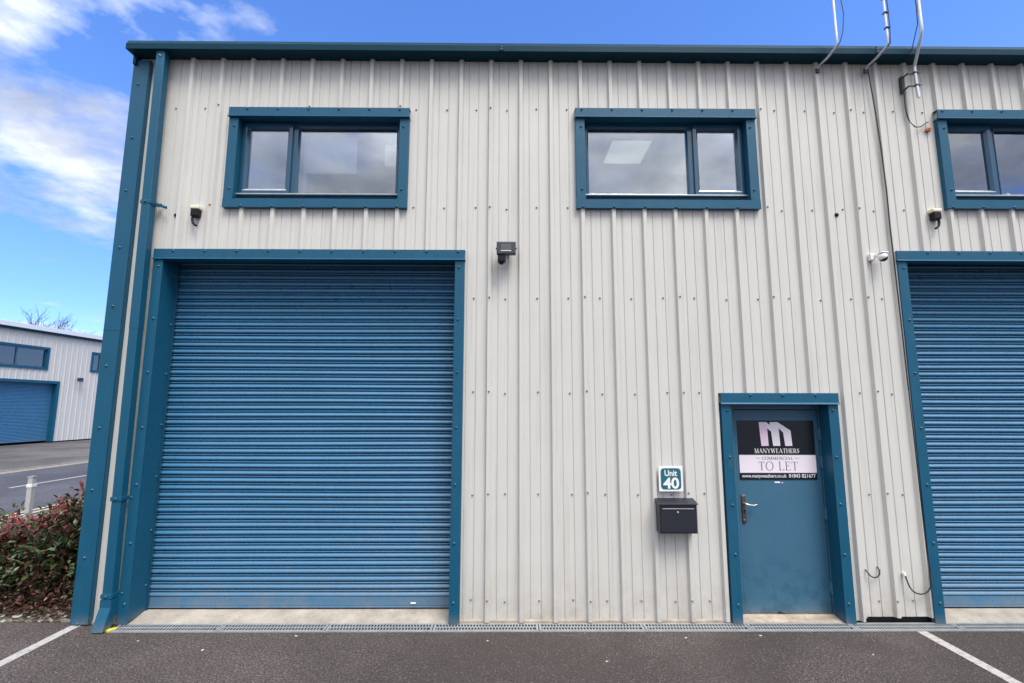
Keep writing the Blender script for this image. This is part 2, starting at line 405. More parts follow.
for xa, xb in zip(xs, xs[1:]):
    xm = (xa+xb)/2
    cuts = sorted((o[2], o[3]) for o in openings if o[0] < xm < o[1])
    z = .058 if 3.46 < xm < 4.2 else .022
    spans = []
    for a, c in cuts:
        if a > z: spans.append((z, a))
        z = max(z, c)
    spans.append((z, ZT))
    for a, c in spans: b.sheet(profile(xa, xb), 0+2, a, c)
clad = b.build('wall_cladding', M['clad'], bld)
# black strip paints in the dark of the gap; slab edge under the sheets
b = MB(); b.box(3.33, 4.17, .012, .05, 0, .10, bev=0); b.build('dark_gap_strip', M['black'], bld)
for xa, xb in ((-4.15,-3.70),(-.49,2.2),(7.37,12.2)):
    b = MB(); b.box(xa, xb, -.012, .05, 0, .034, bev=.004); b.build('slab_edge', M['doorsill'], bld)
# screws on the sheets
def screw_mb(b, x, y, z, r=.0075, ax=(0,-1,0), mi=0):
    b.lathe([(r*1.45,0),(r*1.45,.003),(r,.004),(r*.92,.011),(r*.5,.014),(0,.0145)], (x,y,z), ax, mi, 8); return b
rows = [5.362, 4.212, 3.218, 2.226, 1.22, .212]
spots = []
def blocked(x, z):
    for o in openings:
        if o[0]-.09 < x < o[1]+.09 and o[2]-.085 < z < o[3]+.085: return True
    return x < -3.93 or (-3.86 < x < -3.70)
for z in rows:
    k = int((XL-RIB0)/PI3)
    while RIB0+k*PI3 < XR:
        x = RIB0+k*PI3
        for dx, y in ((.172, -.0012),)+(((0, -.037),) if (k-1) % 3 == 0 else ()):
            xx = x+dx+random.uniform(-.006,.006); zz = z+random.uniform(-.012,.012)+(.012 if dx == 0 else 0)
            if not blocked(xx, zz) and xx < XR-.1: spots.append((xx, y, zz))
        k += 1
vis = [s for s in spots if s[0] < 5.95]
vis.sort(key=lambda s: (s[0]**2+(s[2]-2.0)**2))
proto = None
for s in vis[:100]:
    if proto is None:
        b = MB(); screw_mb(b, *s); proto = b.build('screw', M['steel'], clad, s); P0 = s
    else:
        c = proto.copy(); C.objects.link(c); c.parent = clad; c.location = Vector(s)-ORG[clad.name]
b = MB()
keep = set(vis[:100])
for s in spots:
    if s not in keep: screw_mb(b, *s)
tag(b.build('sheet_screws', M['steel'], clad), kind='stuff')

# shell: side, rear, roof
b = MB(); b.sheet([(XL, 0.002),(XL, YB)], 2, 0, ZT+.2); 
for k in range(42):
    y = .2+k*PI3; b.prism([(XL,y-.034),(XL-.032,y-.016),(XL-.032,y+.016),(XL,y+.034)], 2, .02, ZT)
b.build('side_wall', M['clad'], bld)
b = MB(); b.sheet([(XL,YB),(XR,YB)], 2, 0, ZT+.2); b.sheet([(XR,0.0),(XR,YB)], 2, 0, ZT+.2); b.build('rear_wall', M['clad'], bld)
b = MB()
b.add([(XL,-.05,6.02),(XR,-.05,6.02),(XR,YB/2,6.55),(XL,YB/2,6.55),(XR,YB,6.02),(XL,YB,6.02)], [(0,1,2,3),(3,2,4,5)])
b.add([(XL,0,ZT),(XL,YB,ZT),(XL,YB/2,6.548)], [(0,1,2)])
b.build('roof', M['roofm'], bld)

# gutter
gp = [(-.178,5.941),(-.178,6.006),(-.174,6.014),(-.152,6.056),(-.140,6.056),(-.158,6.010),(-.166,6.0),(-.166,5.953),(-.004,5.953),(-.004,5.945)]
b = MB()
GX0, GX1 = -4.172, 12.2
b.prism(gp, 0, GX0, GX1)
b.prism([(-.176,5.943),(-.176,6.0),(-.152,6.054),(-.004,6.054),(-.004,5.947)], 0, GX0-.006, GX0+.002)
for sxp in (-.085, 4.06, 8.1):      # jointing strips with screws
    b.box(sxp-.03, sxp+.03, -.182, -.176, 5.946, 6.005)
    for zz in (5.962, 5.992): screw_mb(b, sxp, -.182, zz, .007, mi=1)
    screw_mb(b, sxp, -.168, 6.036, .007, (0,-.9,.43), 1)
gut = b.build('gutter', [M['gutter'], M['steel']], bld)
b = MB(); b.box(-4.170, -4.135, -.072, .10, 5.84, 5.944, bev=.003); b.build('corner_cap', M['gutter'], bld)

# corner flashing (wraps the corner)
b = MB()
b.box(-4.172, -3.995, -.046, -.036, .012, 5.90, bev=.003)
b.box(-4.178, -4.168, -.045, .20, .012, 5.90, bev=.003)
b.box(-4.003, -3.994, -.046, .0, .012, 5.90)
b.box(-4.1765, -3.9925, -.0485, -.035, 2.855, 2.862)   # lap joint
for z in [5.6-.62*i for i in range(10)]: screw_mb(b, -4.105, -.046, z+random.uniform(-.02,.02), .0095, mi=1)
b.build('corner_flashing', [M['trim'], M['screwblue']], bld)

# downpipe, leaning a touch to the left towards the top
def pc(z): return -3.785-.030*z/5.9, -.093-.012*z/5.9
b = MB()
pp = [(-.045,-.038),(-.039,-.0435),(.039,-.0435),(.045,-.038),(.045,.038),(.039,.0435),(-.039,.0435),(-.045,.038)]
for za, zb_, f_ in ((.24,2.9,1.0),(2.86,5.944,1.035)):
    vs = [(pc(z)[0]+px_*f_, pc(z)[1]+py_*f_, z) for z in (za, zb_) for px_, py_ in pp]
    b.add(vs, [(k, (k+1) % 8, (k+1) % 8+8, k+8) for k in range(8)]+[tuple(range(7,-1,-1)), tuple(range(8,16))])
pipe = b.build('downpipe', M['trim'], bld)
b = MB()
b.prism([(-.142,.27),(-.142,.20),(-.215,.012),(-.115,.012),(-.044,.17),(-.044,.27)], 0, -3.838, -3.732)
b.build('outlet_shoe', M['trim'], pipe)
for z, arm in ((4.21, True),(1.19, False),(.30, False)):
    x_, y_ = pc(z)
    b = MB(); b.box(x_-.054, x_+.054, y_-.050, y_+.052, z-.02, z+.02, bev=.003)
    b.box(x_+.054, x_+.095, -.05, -.034, z-.018, z+.018, bev=.002); screw_mb(b, x_, y_-.050, z, .009); screw_mb(b, x_+.08, -.05, z, .009)
    if arm: b.prism([(x_+.05,z-.012),(x_+.17,z-.05),(x_+.17,z-.025),(x_+.05,z+.018)], 1, -.075, -.060); screw_mb(b, x_+.155, -.075, z-.035, .009)
    b.build('pipe_bracket', M['trim'], pipe)
b = MB(); screw_mb(b, pc(5.88)[0], pc(5.88)[1]-.045, 5.88, .010); b.build('bolt', M['steel'], pipe)

# ---- trims
def surround(b, x0, x1, z0, z1, wd=.105, yf=-.052, sill=True, head_lip=.014, side_screws=None, depth=.012):
    """flashing frame round an opening; x0..z1 is its outer edge"""
    t = .010
    b.box(x0, x1, yf-head_lip, yf-head_lip+t, z1-wd, z1, bev=.002)                # head face, proud
    b.box(x0, x1, yf-head_lip+t, .0, z1-.008, z1-.001)                           # head top return
    b.prism([(yf-head_lip+.002, z1-wd+.010),(yf-head_lip-.004, z1-wd+.006),(yf-head_lip-.016, z1-wd-.008),(yf-head_lip-.013, z1-wd-.011),(.01, z1-wd-.006),(.01, z1-wd-.001)], 0, x0-.002, x1+.002)  # drip lip
    for a, c in ((x0+.004, x0+wd), (x1-wd, x1-.004)):
        b.box(a, c, yf, yf+t, z0+(wd if sill else 0), z1-wd-.011, bev=.002)
    b.box(x0+.004, x0+.012, yf+t, .0, z0+.004, z1-wd-.012); b.box(x1-.012, x1-.004, yf+t, .0, z0+.004, z1-wd-.012)
    if sill:
        b.prism([(x0, z0),(x1, z0),(x1-wd, z0+wd*1.05),(x0+wd, z0+wd*1.05)], 1, yf-.004, yf+.010)
        b.prism([(x0, z0),(x0+wd-.003, z0+wd*1.05-.003),(x0+.003, z0+wd*1.05-.003)], 1, yf, yf+.009)
        b.prism([(x1, z0),(x1-.003, z0+wd*1.05-.003),(x1-wd+.003, z0+wd*1.05-.003)], 1, yf, yf+.009)
        b.box(x0+.006, x1-.006, yf+.010, 0, z0, z0+.008)
    k = int((x0-RIB0)/PI3)-1
    while RIB0+k*PI3 < x1:
        x = RIB0+k*PI3
        if x > x0+.03:
            screw_mb(b, x, yf-head_lip, z1-.022, .0095, mi=1)
            if sill: screw_mb(b, x, yf-.004, z0+.014, .0095, mi=1)
        k += 1
    h = z1-z0-2*wd; n = side_screws or 2
    for i in range(n):
        z = z0+wd+h*(i+.15)/(n-.7) if n > 1 else z0+h/2
        screw_mb(b, x0+wd*.62, yf, z, .0095, mi=1); screw_mb(b, x1-wd*.62, yf, z+random.uniform(-.01,.01), .0095, mi=1)

def window(x0, x1, z0, z1, sash_left, group_label=None, part_off=0):
    """x0..z1 outer edge of the flashing"""
    wd = .105; ix0, ix1, iz0, iz1 = x0+wd, x1-wd, z0+wd*1.05, z1-wd
    yg = .085
    fr = MB(); fw = .052
    fx0, fx1, fz0, fz1 = ix0-.02, ix1+.02, iz0+.032, iz1+.01
    sw = .60
    xm = fx0+sw if sash_left else fx1-sw
    for a in ((fx0,fx0+fw,fz0,fz1),(fx1-fw,fx1,fz0,fz1)): fr.box(a[0],a[1],yg-.03,yg+.04,a[2],a[3],bev=.004)
    fr.box(fx0+fw,fx1-fw,yg-.03,yg+.04,fz0,fz0+fw,bev=.004); fr.box(fx0+fw,fx1-fw,yg-.03,yg+.04,fz1-fw,fz1,bev=.004)
    fr.box(xm-.03,xm+.03,yg-.028,yg+.038,fz0+fw,fz1-fw,bev=.004)
    win = fr.build('window', M['upvc'], bld, ((x0+x1)/2, 0, z0))
    s = MB(); surround(s, x0, x1, z0, z1); s.build('surround', [M['trim'], M['screwblue']], win)
    r = MB()
    r.box(ix0-.012, ix0-.002, -.04, yg-.028, iz0-.0, iz1); r.box(ix1+.002, ix1+.012, -.04, yg-.028, iz0, iz1)
    r.box(ix0-.012, ix1+.012, -.05, yg-.028, iz1-.002, iz1+.008)
    r.prism([(-.056,iz0-.012),(-.056,iz0-.002),(yg-.028,fz0+.004),(yg-.028,iz0-.012)], 0, ix0-.001, ix1+.001)
    r.build('reveal', M['trim'], win)
    # sash (opening light) sits proud of the frame, chamfered bars
    a0, a1 = (fx0+fw-.012, xm-.018) if sash_left else (xm+.018, fx1-fw+.012)
    c0, c1 = fz0+fw-.002, fz1-fw+.012; q = .060
    def ring(b, a0, a1, c0, c1, q, yf, yb, ch):
        o = [(a0,c0),(a1,c0),(a1,c1),(a0,c1)]; i_ = [(a0+q,c0+q),(a1-q,c0+q),(a1-q,c1-q),(a0+q,c1-q)]
        m_ = [(a0+q-ch,c0+q-ch),(a1-q+ch,c0+q-ch),(a1-q+ch,c1-q+ch),(a0+q-ch,c1-q+ch)]
        vs = [(x,yb,z) for x,z in o]+[(x,yf,z) for x,z in o]+[(x,yf,z) for x,z in m_]+[(x,yf+ch*1.2,z) for x,z in i_]+[(x,yb,z) for x,z in i_]
        fs = []
        for k in range(4):
            j = (k+1) % 4
            for l in range(4): fs.append((l*4+k, l*4+j, l*4+4+j, l*4+4+k))
        b.add(vs, fs)
    b = MB(); ring(b, a0, a1, c0, c1, q, yg-.052, yg+.02, .022); 
    b.build('sash', M['upvc'], win)
    b = MB(); b.prism([(yg-.054,c0+.034),(yg-.054,c0+.040),(yg-.026,c0+q+.004),(yg-.026,c0+q-.004)], 0, a0+.03, a1-.03); b.build('highlight_bead', M['mast'], win)  # pale metal bead added as the bright highlight on the sash bevel
    b = MB(); b.box(a0+q-.004, a1-q+.004, yg-.012, yg-.004, c0+q-.004, c1-q+.004); b.build('pane', M['glass'], win)
    # fixed light with glazing bead
    d0, d1 = (xm+.03, fx1-fw) if sash_left else (fx0+fw, xm-.03)
    e0, e1 = fz0+fw, fz1-fw
    b = MB(); ring(b, d0-.001, d1+.001, e0-.001, e1+.001, .026, yg-.034, yg+.012, .018); b.build('glazing_bead', M['upvc'], win)
    b = MB(); b.box(d0+.02, d1-.02, yg-.008, yg, e0+.02, e1-.02); b.build('pane', M['glass'], win)
    # bright weathered cill nosing under the lights
    b = MB(); b.box(fx0+.012, fx1-.012, yg-.072, yg-.031, fz0+.030, fz0+.047, bev=.006); b.build('cill_nosing', M['galv'], win)
    return win
window(-3.068, -1.092, 4.192, 5.338, True)
window(.727, 2.722, 4.200, 5.352, False)
window(4.745, 6.72, 4.215, 5.36, True)

# roller shutters
def shutter(x0, x1, zt, yc=.235, zb=.078):
    """x0,x1,zt: inner edge of the flashing"""
    b = MB(); pt = .0752; sx0, sx1 = x0-.02, x1+.02
    n = int((zt+.35-zb-.085)/pt)
    rnd = random.Random(3)
    pts = []
    z = zb+.085
    for i in range(n):
        j = rnd.uniform(-.0014,.0014); am = .024+rnd.uniform(-.0018,.0018)
        for t, q in ((0,-.1),(.05,.30),(.13,.62),(.22,.86),(.31,.97),(.39,1.0),(.48,.97),(.60,.84),(.73,.64),(.87,.36),(1,.0)):
            pts.append((yc+.004+j-am*q, z+.0495*t))
        pts += [(yc+.020,z+.0500),(yc+.020,z+.0545),(yc-.006+j,z+.0552),(yc-.0125+j,z+.0585),(yc-.0130+j,z+.0625),(yc-.0085+j,z+.0670),(yc-.001+j,z+.0698),(yc+.020,z+.0703),(yc+.020,z+.0748)]
        z += pt
    nseg = 14
    vs = []; fs = []
    npt = len(pts)
    for s in range(nseg+1):
        x = sx0+(sx1-sx0)*s/nseg
        for y, zz in pts: vs.append((x, y+.003*math.sin(x*2.1+zz*1.7), zz+.0022*math.sin(x*1.3+zz*5.0)))
    for s in range(nseg):
        for i in range(npt-1): fs.append((s*npt+i, s*npt+i+1, (s+1)*npt+i+1, (s+1)*npt+i))
    b.add(vs, fs, 0, False)
    sh = b.build('roller_shutter', M['slat'], bld, ((x0+x1)/2, 0, 0))
    b = MB(); b.box(sx0+.02, sx1-.02, yc-.016, yc+.016, zb, zb+.088, bev=.005); b.box(sx0+.02, sx1-.02, yc-.03, yc+.012, zb-.012, zb+.0, bev=.003)
    b.build('bottom_bar', M['slat'], sh)
    b = MB(); b.box(sx0+.02, sx1-.02, yc-.014, yc+.014, .045, zb-.012); b.build('rubber_seal', M['black'], sh)
    b = MB(); surround(b, x0-.105, x1+.105, .012, zt+.105, sill=False, side_screws=7, head_lip=.006); b.build('surround', [M['trim'], M['screwblue']], sh)
    b = MB()
    for s, xx in ((1, x0), (-1, x1)):
        b.box(xx-.012*s, xx-.002*s, -.045, .185, .03, zt+.02)
        for i in range(7): screw_mb(b, xx-.002*s, .160, .30+i*.53, .009, (s,0,0), 1)
    b.box(x0-.012, x1+.012, -.045, .10, zt+.001, zt+.010)
    b.build('reveal', [M['trim'], M['screwblue']], sh)
    for s, xx in ((1, x0), (-1, x1)):
        b = MB(); b.box(xx-.03*s, xx+.016*s, .188, .200, .03, zt+.25); b.box(xx-.03*s, xx+.022*s, .275, .285, .03, zt+.25); b.box(xx-.03*s, xx-.022*s, .200, .275, .03, zt+.25)
        b.build('guide_rail', M['upvc'], sh)
    b = MB(); b.box(x0-.05, x1+.05, .10, .75, zt+.40, zt+.41); b.box(x0-.05, x1+.05, .095, .10, zt+.0, zt+.41); b.box(x0-.05,x0-.045,.1,.75,zt,zt+.4); b.box(x1+.045,x1+.05,.1,.75,zt,zt+.4)
    b.lathe([(.0,-(x1-x0)/2-.02),(.16,-(x1-x0)/2-.02),(.16,(x1-x0)/2+.02),(0,(x1-x0)/2+.02)], ((x0+x1)/2,.48,zt+.22), (1,0,0))
    b.build('roller_housing', M['void'], sh)
    b = MB(); b.prism([(-.03,0),(-.03,.010),(.02,.018),(.19,.050),(.50,.060),(.50,0)], 0, x0-.05, x1+.05); b.build('threshold_slab', M['concrete'], sh)
    b = MB(); b.box(x0-.05, x1+.05, .50, .52, 0, zt); b.build('backing', M['void'], sh)
    return sh
s1 = shutter(-3.632, -.565, 3.622)
s2 = shutter(4.235, 7.30, 3.632)
b = MB(); b.box(-.985, -.93, .209, .221, .100, .112, bev=.003); b.build('paper_tag', M['white'], s1)

# entrance door
DX0, DX1, DZ0, DZ1, DY = 2.378, 3.262, .033, 2.055, .14
b = MB(); b.box(DX0, DX1, DY, DY+.045, DZ0, DZ1, bev=.004)
door = b.build('entrance_door', M['doorpaint'], bld, (2.85, .14, 0))
b = MB(); 
b.box(2.27, DX0-.004, DY-.012, DY+.05, .03, 2.13, bev=.004); b.box(DX1+.004, 3.34, DY-.012, DY+.05, .03, 2.13, bev=.004); b.box(DX0-.004, DX1+.004, DY-.012, DY+.05, DZ1+.005, 2.13, bev=.004)
b.build('door_frame', M['doorpaint'], door)
b = MB(); surround(b, 2.166, 3.372, .012, 2.226, sill=False, side_screws=5); b.build('surround', [M['trim'], M['screwblue']], door)
b = MB(); b.box(2.259, 2.269, -.042, DY-.012, .02, 2.12); b.box(3.270, 3.280, -.042, DY-.012, .02, 2.12); b.box(2.26, 3.28, -.05, DY-.012, 2.121, 2.13)
b.build('reveal', M['trim'], door)
b = MB(); b.prism([(-.02,0),(-.02,.014),(.10,.022),(.11,.028),(.30,.030),(.30,0)], 0, 2.272, 3.267); b.build('threshold', M['doorsill'], door)
for z in (1.80, 1.52, 1.0, .28):
    b = MB(); b.tube([(DX1+.004, DY-.014, z-.06),(DX1+.004, DY-.014, z+.06)], .011, seg=10); b.box(DX1-.022, DX1+.02, DY-.012, DY-.002, z-.055, z+.055, bev=.002); b.build('hinge', M['doorpaint'], door)
b = MB(); hx = 2.426
b.box(hx-.021, hx+.021, DY-.012, DY-.001, .925, 1.17, bev=.006); b.lathe([(.021,-.011),(.021,0),(.0,.0)], (hx,DY-.001,1.17), (0,1,0), seg=20); b.lathe([(0,-.011),(.021,-.011),(.021,0)], (hx,DY-.001,.925), (0,1,0), seg=20)
b.box(hx-.019, hx+.019, DY-.0145, DY-.011, 1.172, 1.188, 1, bev=.001)
b.box(hx-.004, hx+.004, DY-.0135, DY-.0115, 1.0, 1.026, 2); b.lathe([(0,-.0135),(.009,-.0135),(.009,-.011)], (hx,DY,1.03), (0,1,0), 2, 12)
b.build('handle_plate', [M['bronze'], M['brushed'], M['black']], door)
b = MB(); b.tube([(hx-.004,DY-.012,1.103),(hx-.004,DY-.045,1.103),(hx+.01,DY-.056,1.100),(hx+.05,DY-.056,1.090),(hx+.085,DY-.055,1.088),(hx+.118,DY-.05,1.096)], [.011,.010,.010,.009,.0085,.006], seg=12)
b.build('lever_handle', M['brushed'], door)
b = MB(); b.box(2.765, 2.822, DY-.0035, DY-.001, 1.303, 1.318, bev=.001); b.box(2.838, 2.850, DY-.0035, DY-.001, 1.302, 1.312); b.build('torn_tape', M['white'], door)
b = MB(); b.box(2.205, 2.258, -.0535, -.051, 1.47, 1.62); b.build('paint_patch', M['screwblue'], door)
b = MB(); b.prism([(2.705,.036),(2.72,.052),(2.76,.040),(2.80,.036)], 1, DY-.003, DY+.002); b.build('kick_dent', M['void'], door)

# office behind the upper windows
b = MB(); zf, zc_ = 3.95, 5.93
b.add([(-4.1,.14,zf),(12,.14,zf),(12,6,zf),(-4.1,6,zf)], [(0,1,2,3)], 1)
b.add([(-4.1,.14,zc_),(12,.14,zc_),(12,6,zc_),(-4.1,6,zc_)], [(0,1,2,3)])
b.add([(-4.1,6,zf),(12,6,zf),(12,6,zc_),(-4.1,6,zc_)], [(0,1,2,3)])
for x in (-4.1, -.1, 3.9, 12): b.add([(x,.14,zf),(x,6,zf),(x,6,zc_),(x,.14,zc_)], [(0,1,2,3)])
b.build('office_interior', [M['room'], M['roomdark']], bld)
cl_ = thing('ceiling_light', (1.79, 1.88, 5.92), 'square lit ceiling panel seen through the upper middle window', 'ceiling light')
b = MB(); b.box(1.48,2.09,1.54,2.23,5.905,5.927,bev=.003); b.build('light_frame', M['white'], cl_)
b = MB(); b.box(1.50,2.07,1.56,2.21,5.898,5.9045); b.build('diffuser', M['diff'], cl_)
b = MB(); b.box(-2.335,-1.735,.20,.212,4.70,5.135,bev=.003); b.box(-2.335,-2.31,.212,.26,zf+.05,5.10)  # pale upright rectangle with a leg, set behind the glass
tag(b.build('pale_rectangle', M['panelwhite'], None, (-2.06,.42,4.70)), 'pale rectangular panel behind the glass of the upper left window', 'board')
b = MB(); b.box(-1.415,-1.1,.20,.212,4.80,5.06,bev=.003); b.box(-1.25,-1.23,.212,.26,4.0,5.04)  # second, smaller pale rectangle with a leg
tag(b.build('pale_rectangle', M['panelwhite'], None, (-1.2,.42,4.78)), 'smaller pale panel behind the glass at the right edge of the upper left window', 'board')
b = MB(); b.lathe([(0,0),(.03,.0),(.045,.03),(.04,.07),(.02,.10),(0,.105)], (5.565,.115,4.375), seg=14)  # rounded pink lump at the foot of the pane
tag(b.build('pink_lump', M['pinkobj'], None, (5.565,.115,4.375)), 'small pink lump on the sill of the upper right window', 'lump')

# ------------------------------------------------------------------ drainage channel
dr = thing('drainage_channel', (4.0,-.1,0), 'long galvanised drain grating set in the asphalt along the wall foot', 'drain')
b = MB(); b.box(-3.70, 12.2, -.180, -.172, 0, .010); b.box(-3.70, 12.2, -.036, -.022, 0, .012); b.add([(-3.70,-.172,.0075),(12.2,-.172,.0075),(12.2,-.036,.0075),(-3.70,-.036,.0075)], [(0,1,2,3)], 1)  # black sheet stands in for the dark depth under the grate
b.build('channel_frame', [M['galv'], M['void']], dr)
g0 = None
gb = MB(); L = .99
gb.box(0, L, -.110, -.098, .004, .014)
gb.box(0, L, -.171, -.162, .004, .014); gb.box(0, L, -.046, -.037, .004, .014)
gb.box(0, .02, -.162, -.046, .004, .0135); gb.box(L-.02, L, -.162, -.046, .004, .0135)
k = 0
while .03+k*.029 < L-.04:
    x = .03+k*.029
    gb.box(x, x+.010, -.162, -.110, .0082, .0125); gb.box(x+.014, x+.024, -.098, -.046, .0082, .0125); k += 1
g0 = gb.build('grate', M['galv'], dr, (0,0,0)); g0.location = Vector((-3.70,0,0))-ORG[dr.name]
for i in range(1, 15):
    c = g0.copy(); C.objects.link(c); c.parent = dr; c.location = Vector((-3.70+i*1.0,0,0))-ORG[dr.name]

# ------------------------------------------------------------------ wall fixtures
# letter box
def shift(b, dx, dz):
    b.v = [(x+dx, y, z+dz) for x, y, z in b.v]; return b
mb = thing('letter_box', (1.63,-.04,.88), 'black metal letter box fixed below the unit number sign', 'letter box')
b = MB(); b.box(1.452,1.816,-.158,-.033,.880,1.150,bev=.006); shift(b, .016, -.008).build('body', M['box'], mb)
b = MB(); b.prism([(-.172,1.151),(-.170,1.160),(-.033,1.192),(-.033,1.151)], 0, 1.444, 1.826); shift(b, .016, -.008).build('lid', M['box'], mb)
b = MB(); b.box(1.466,1.800,-.1615,-.1582,.895,1.108,bev=.0012); b.box(1.482,1.785,-.166,-.159,1.109,1.116,1,bev=.002); shift(b, .016, -.008).build('front_panel', [M['box'], M['galv']], mb)
b = MB(); b.lathe([(.011,0),(.011,.006),(.008,.009),(0,.009)], (1.628,-.1615,1.078), (0,-1,0), seg=14); shift(b, .016, -.008).build('lock', M['brushed'], mb)

# lettering -------------------------------------------------------
def text_mb(b, s, x, z, y, width=None, height=.1, align='C', off=0.0, mi=0, depth=.0012, shear=0, space=1.0):
    cu = bpy.data.curves.new('t', 'FONT'); cu.body = s; cu.size = 1; cu.extrude = .0; cu.offset = off; cu.shear = shear; cu.space_character = space
    o = bpy.data.objects.new('t', cu); C.objects.link(o)
    dg = bpy.context.evaluated_depsgraph_get(); me = bpy.data.meshes.new_from_object(o.evaluated_get(dg))
    vs = [v.co.copy() for v in me.vertices]; x0 = min(v.x for v in vs); x1 = max(v.x for v in vs)
    up = [c for c in s]; z0 = 0; z1 = max(v.y for v in vs)
    k = height/z1; kx = (width/(x1-x0)) if width else k
    sh = {'C': -(x0+x1)/2, 'L': -x0, 'R': -x1}[align]
    bm = bmesh.new(); bm.from_mesh(me)
    r = bmesh.ops.extrude_face_region(bm, geom=bm.faces[:])
    for v in r['geom']:
        if isinstance(v, bmesh.types.BMVert): v.co.z += 1
    for v in bm.verts: v.co = Vector((x+(v.co.x+sh)*kx, y-(v.co.z)*depth, z+v.co.y*k))
    b.bm(bm, mi); bpy.data.objects.remove(o); bpy.data.meshes.remove(me); bpy.data.curves.remove(cu)
TK, TN, SF = .17, .055, .17    # thick stroke, thin stroke, serif length (of cap height)
def S(x): return [(x-SF, 0, x+SF, 0, TN), ]
SER = {   # strokes (x0,y0,x1,y1,width) on a unit cap height, then advance width
 'M': ([(.10,0,.16,1,TN),(.16,1,.52,0,TK),(.52,0,.88,1,TN),(.92,0,.88,1,TK),(0,.03,.22,.03,TN),(.78,.03,1.06,.03,TN),(.04,.97,.2,.97,TN),(.86,.97,1.02,.97,TN)], 1.12),
 'A': ([(.10,0,.44,1,TN),(.44,1,.80,0,TK),(.22,.33,.66,.33,TN),(0,.03,.22,.03,TN),(.66,.03,.94,.03,TN)], .96),
 'N': ([(.12,0,.12,1,TN),(.12,1,.82,0,TK),(.82,0,.82,1,TN),(0,.03,.24,.03,TN),(0,.97,.2,.97,TN),(.70,.97,.94,.97,TN)], 1.0),
 'Y': ([(.10,1,.44,.45,TK),(.78,1,.46,.45,TN),(.45,0,.45,.48,TK),(.31,.03,.59,.03,TN),(-.02,.97,.24,.97,TN),(.66,.97,.9,.97,TN)], .92),
 'W': ([(.10,1,.36,0,TK),(.36,0,.58,1,TN),(.58,1,.84,0,TK),(.84,0,1.08,1,TN),(-.02,.97,.24,.97,TN),(.46,.97,.72,.97,TN),(.98,.97,1.2,.97,TN)], 1.24),
 'E': ([(.16,0,.16,1,TK),(.03,.03,.62,.03,TN),(.03,.97,.60,.97,TN),(.16,.52,.48,.52,TN),(.61,.0,.61,.22,TN),(.59,.8,.59,1,TN),(.47,.43,.47,.62,TN)], .72),
 'T': ([(.38,0,.38,1,TK),(.03,.97,.73,.97,TN),(.25,.03,.51,.03,TN),(.04,.78,.04,1,TN),(.72,.78,.72,1,TN)], .80),
 'H': ([(.16,0,.16,1,TK),(.76,0,.76,1,TK),(.16,.52,.76,.52,TN),(.03,.03,.29,.03,TN),(.03,.97,.29,.97,TN),(.63,.03,.89,.03,TN),(.63,.97,.89,.97,TN)], .96),
 'R': ([(.16,0,.16,1,TK),(.03,.03,.29,.03,TN),(.03,.97,.45,.97,TN),(.45,.97,.58,.86,TN),(.58,.9,.58,.62,TK),(.58,.66,.42,.52,TN),(.16,.52,.45,.52,TN),(.42,.52,.74,.03,TK),(.68,.03,.86,.03,TN)], .86),
 'S': ([(.54,.78,.48,.93,TN),(.50,.93,.30,.98,TN),(.32,.97,.14,.86,TN),(.13,.88,.14,.68,TK),(.14,.68,.48,.42,TK),(.50,.45,.50,.2,TK),(.50,.16,.34,.03,TN),(.36,.02,.16,.05,TN),(.16,.05,.08,.25,TN),(.55,.74,.55,1,TN),(.08,0,.08,.28,TN)], .66),
 'L': ([(.16,0,.16,1,TK),(.03,.03,.62,.03,TN),(.03,.97,.29,.97,TN),(.61,0,.61,.25,TN)], .70),
 'I': ([(.16,0,.16,1,TK),(.03,.03,.29,.03,TN),(.03,.97,.29,.97,TN)], .38),
 ' ': ([], .42),
}
def ringstrokes(a0, a1, cx, rx, n=16):
    out = []
    for i in range(n):
        t0 = a0+(a1-a0)*i/n; t1 = a0+(a1-a0)*(i+1)/n; tm = (t0+t1)/2
        out.append((cx+rx*math.cos(t0), .5+.5*math.sin(t0), cx+rx*math.cos(t1), .5+.5*math.sin(t1), TN+(TK-TN)*abs(math.cos(tm))))
    return out
SER['O'] = (ringstrokes(0, 2*math.pi, .46, .42, 24), .96)
SER['C'] = (ringstrokes(R(40), R(320), .46, .42, 18)+[(.80,.72,.80,1,TN)], .86)
def serif_mb(b, s, cx, z, y, width, height, mi=0, depth=.0012, weight=1.0, gap=.06):
    total = sum(SER[c][1]+gap for c in s)-gap; kx = width/total; x = cx-width/2; lev = 0
    for c in s:
        for (x0,y0,x1,y1,wd) in SER[c][0]:
            dx, dy = x1-x0, y1-y0; l = math.hypot(dx, dy) or 1; px, py = -dy/l*wd*weight/2, dx/l*wd*weight/2
            lev = (lev+1) % 12; yy = y-depth-lev*.00003
            q = [(x0+px,y0+py),(x1+px,y1+py),(x1-px,y1-py),(x0-px,y0-py)]
            pts = [(x+a*kx, z+c2*height) for a, c2 in q]
            vs = [(a,yy,c2) for a,c2 in pts]+[(a,y,c2) for a,c2 in pts]
            b.add(vs, [(0,1,2,3),(0,4,5,1),(1,5,6,2),(2,6,7,3),(3,7,4,0)], mi)
        x += (SER[c][1]+gap)*kx

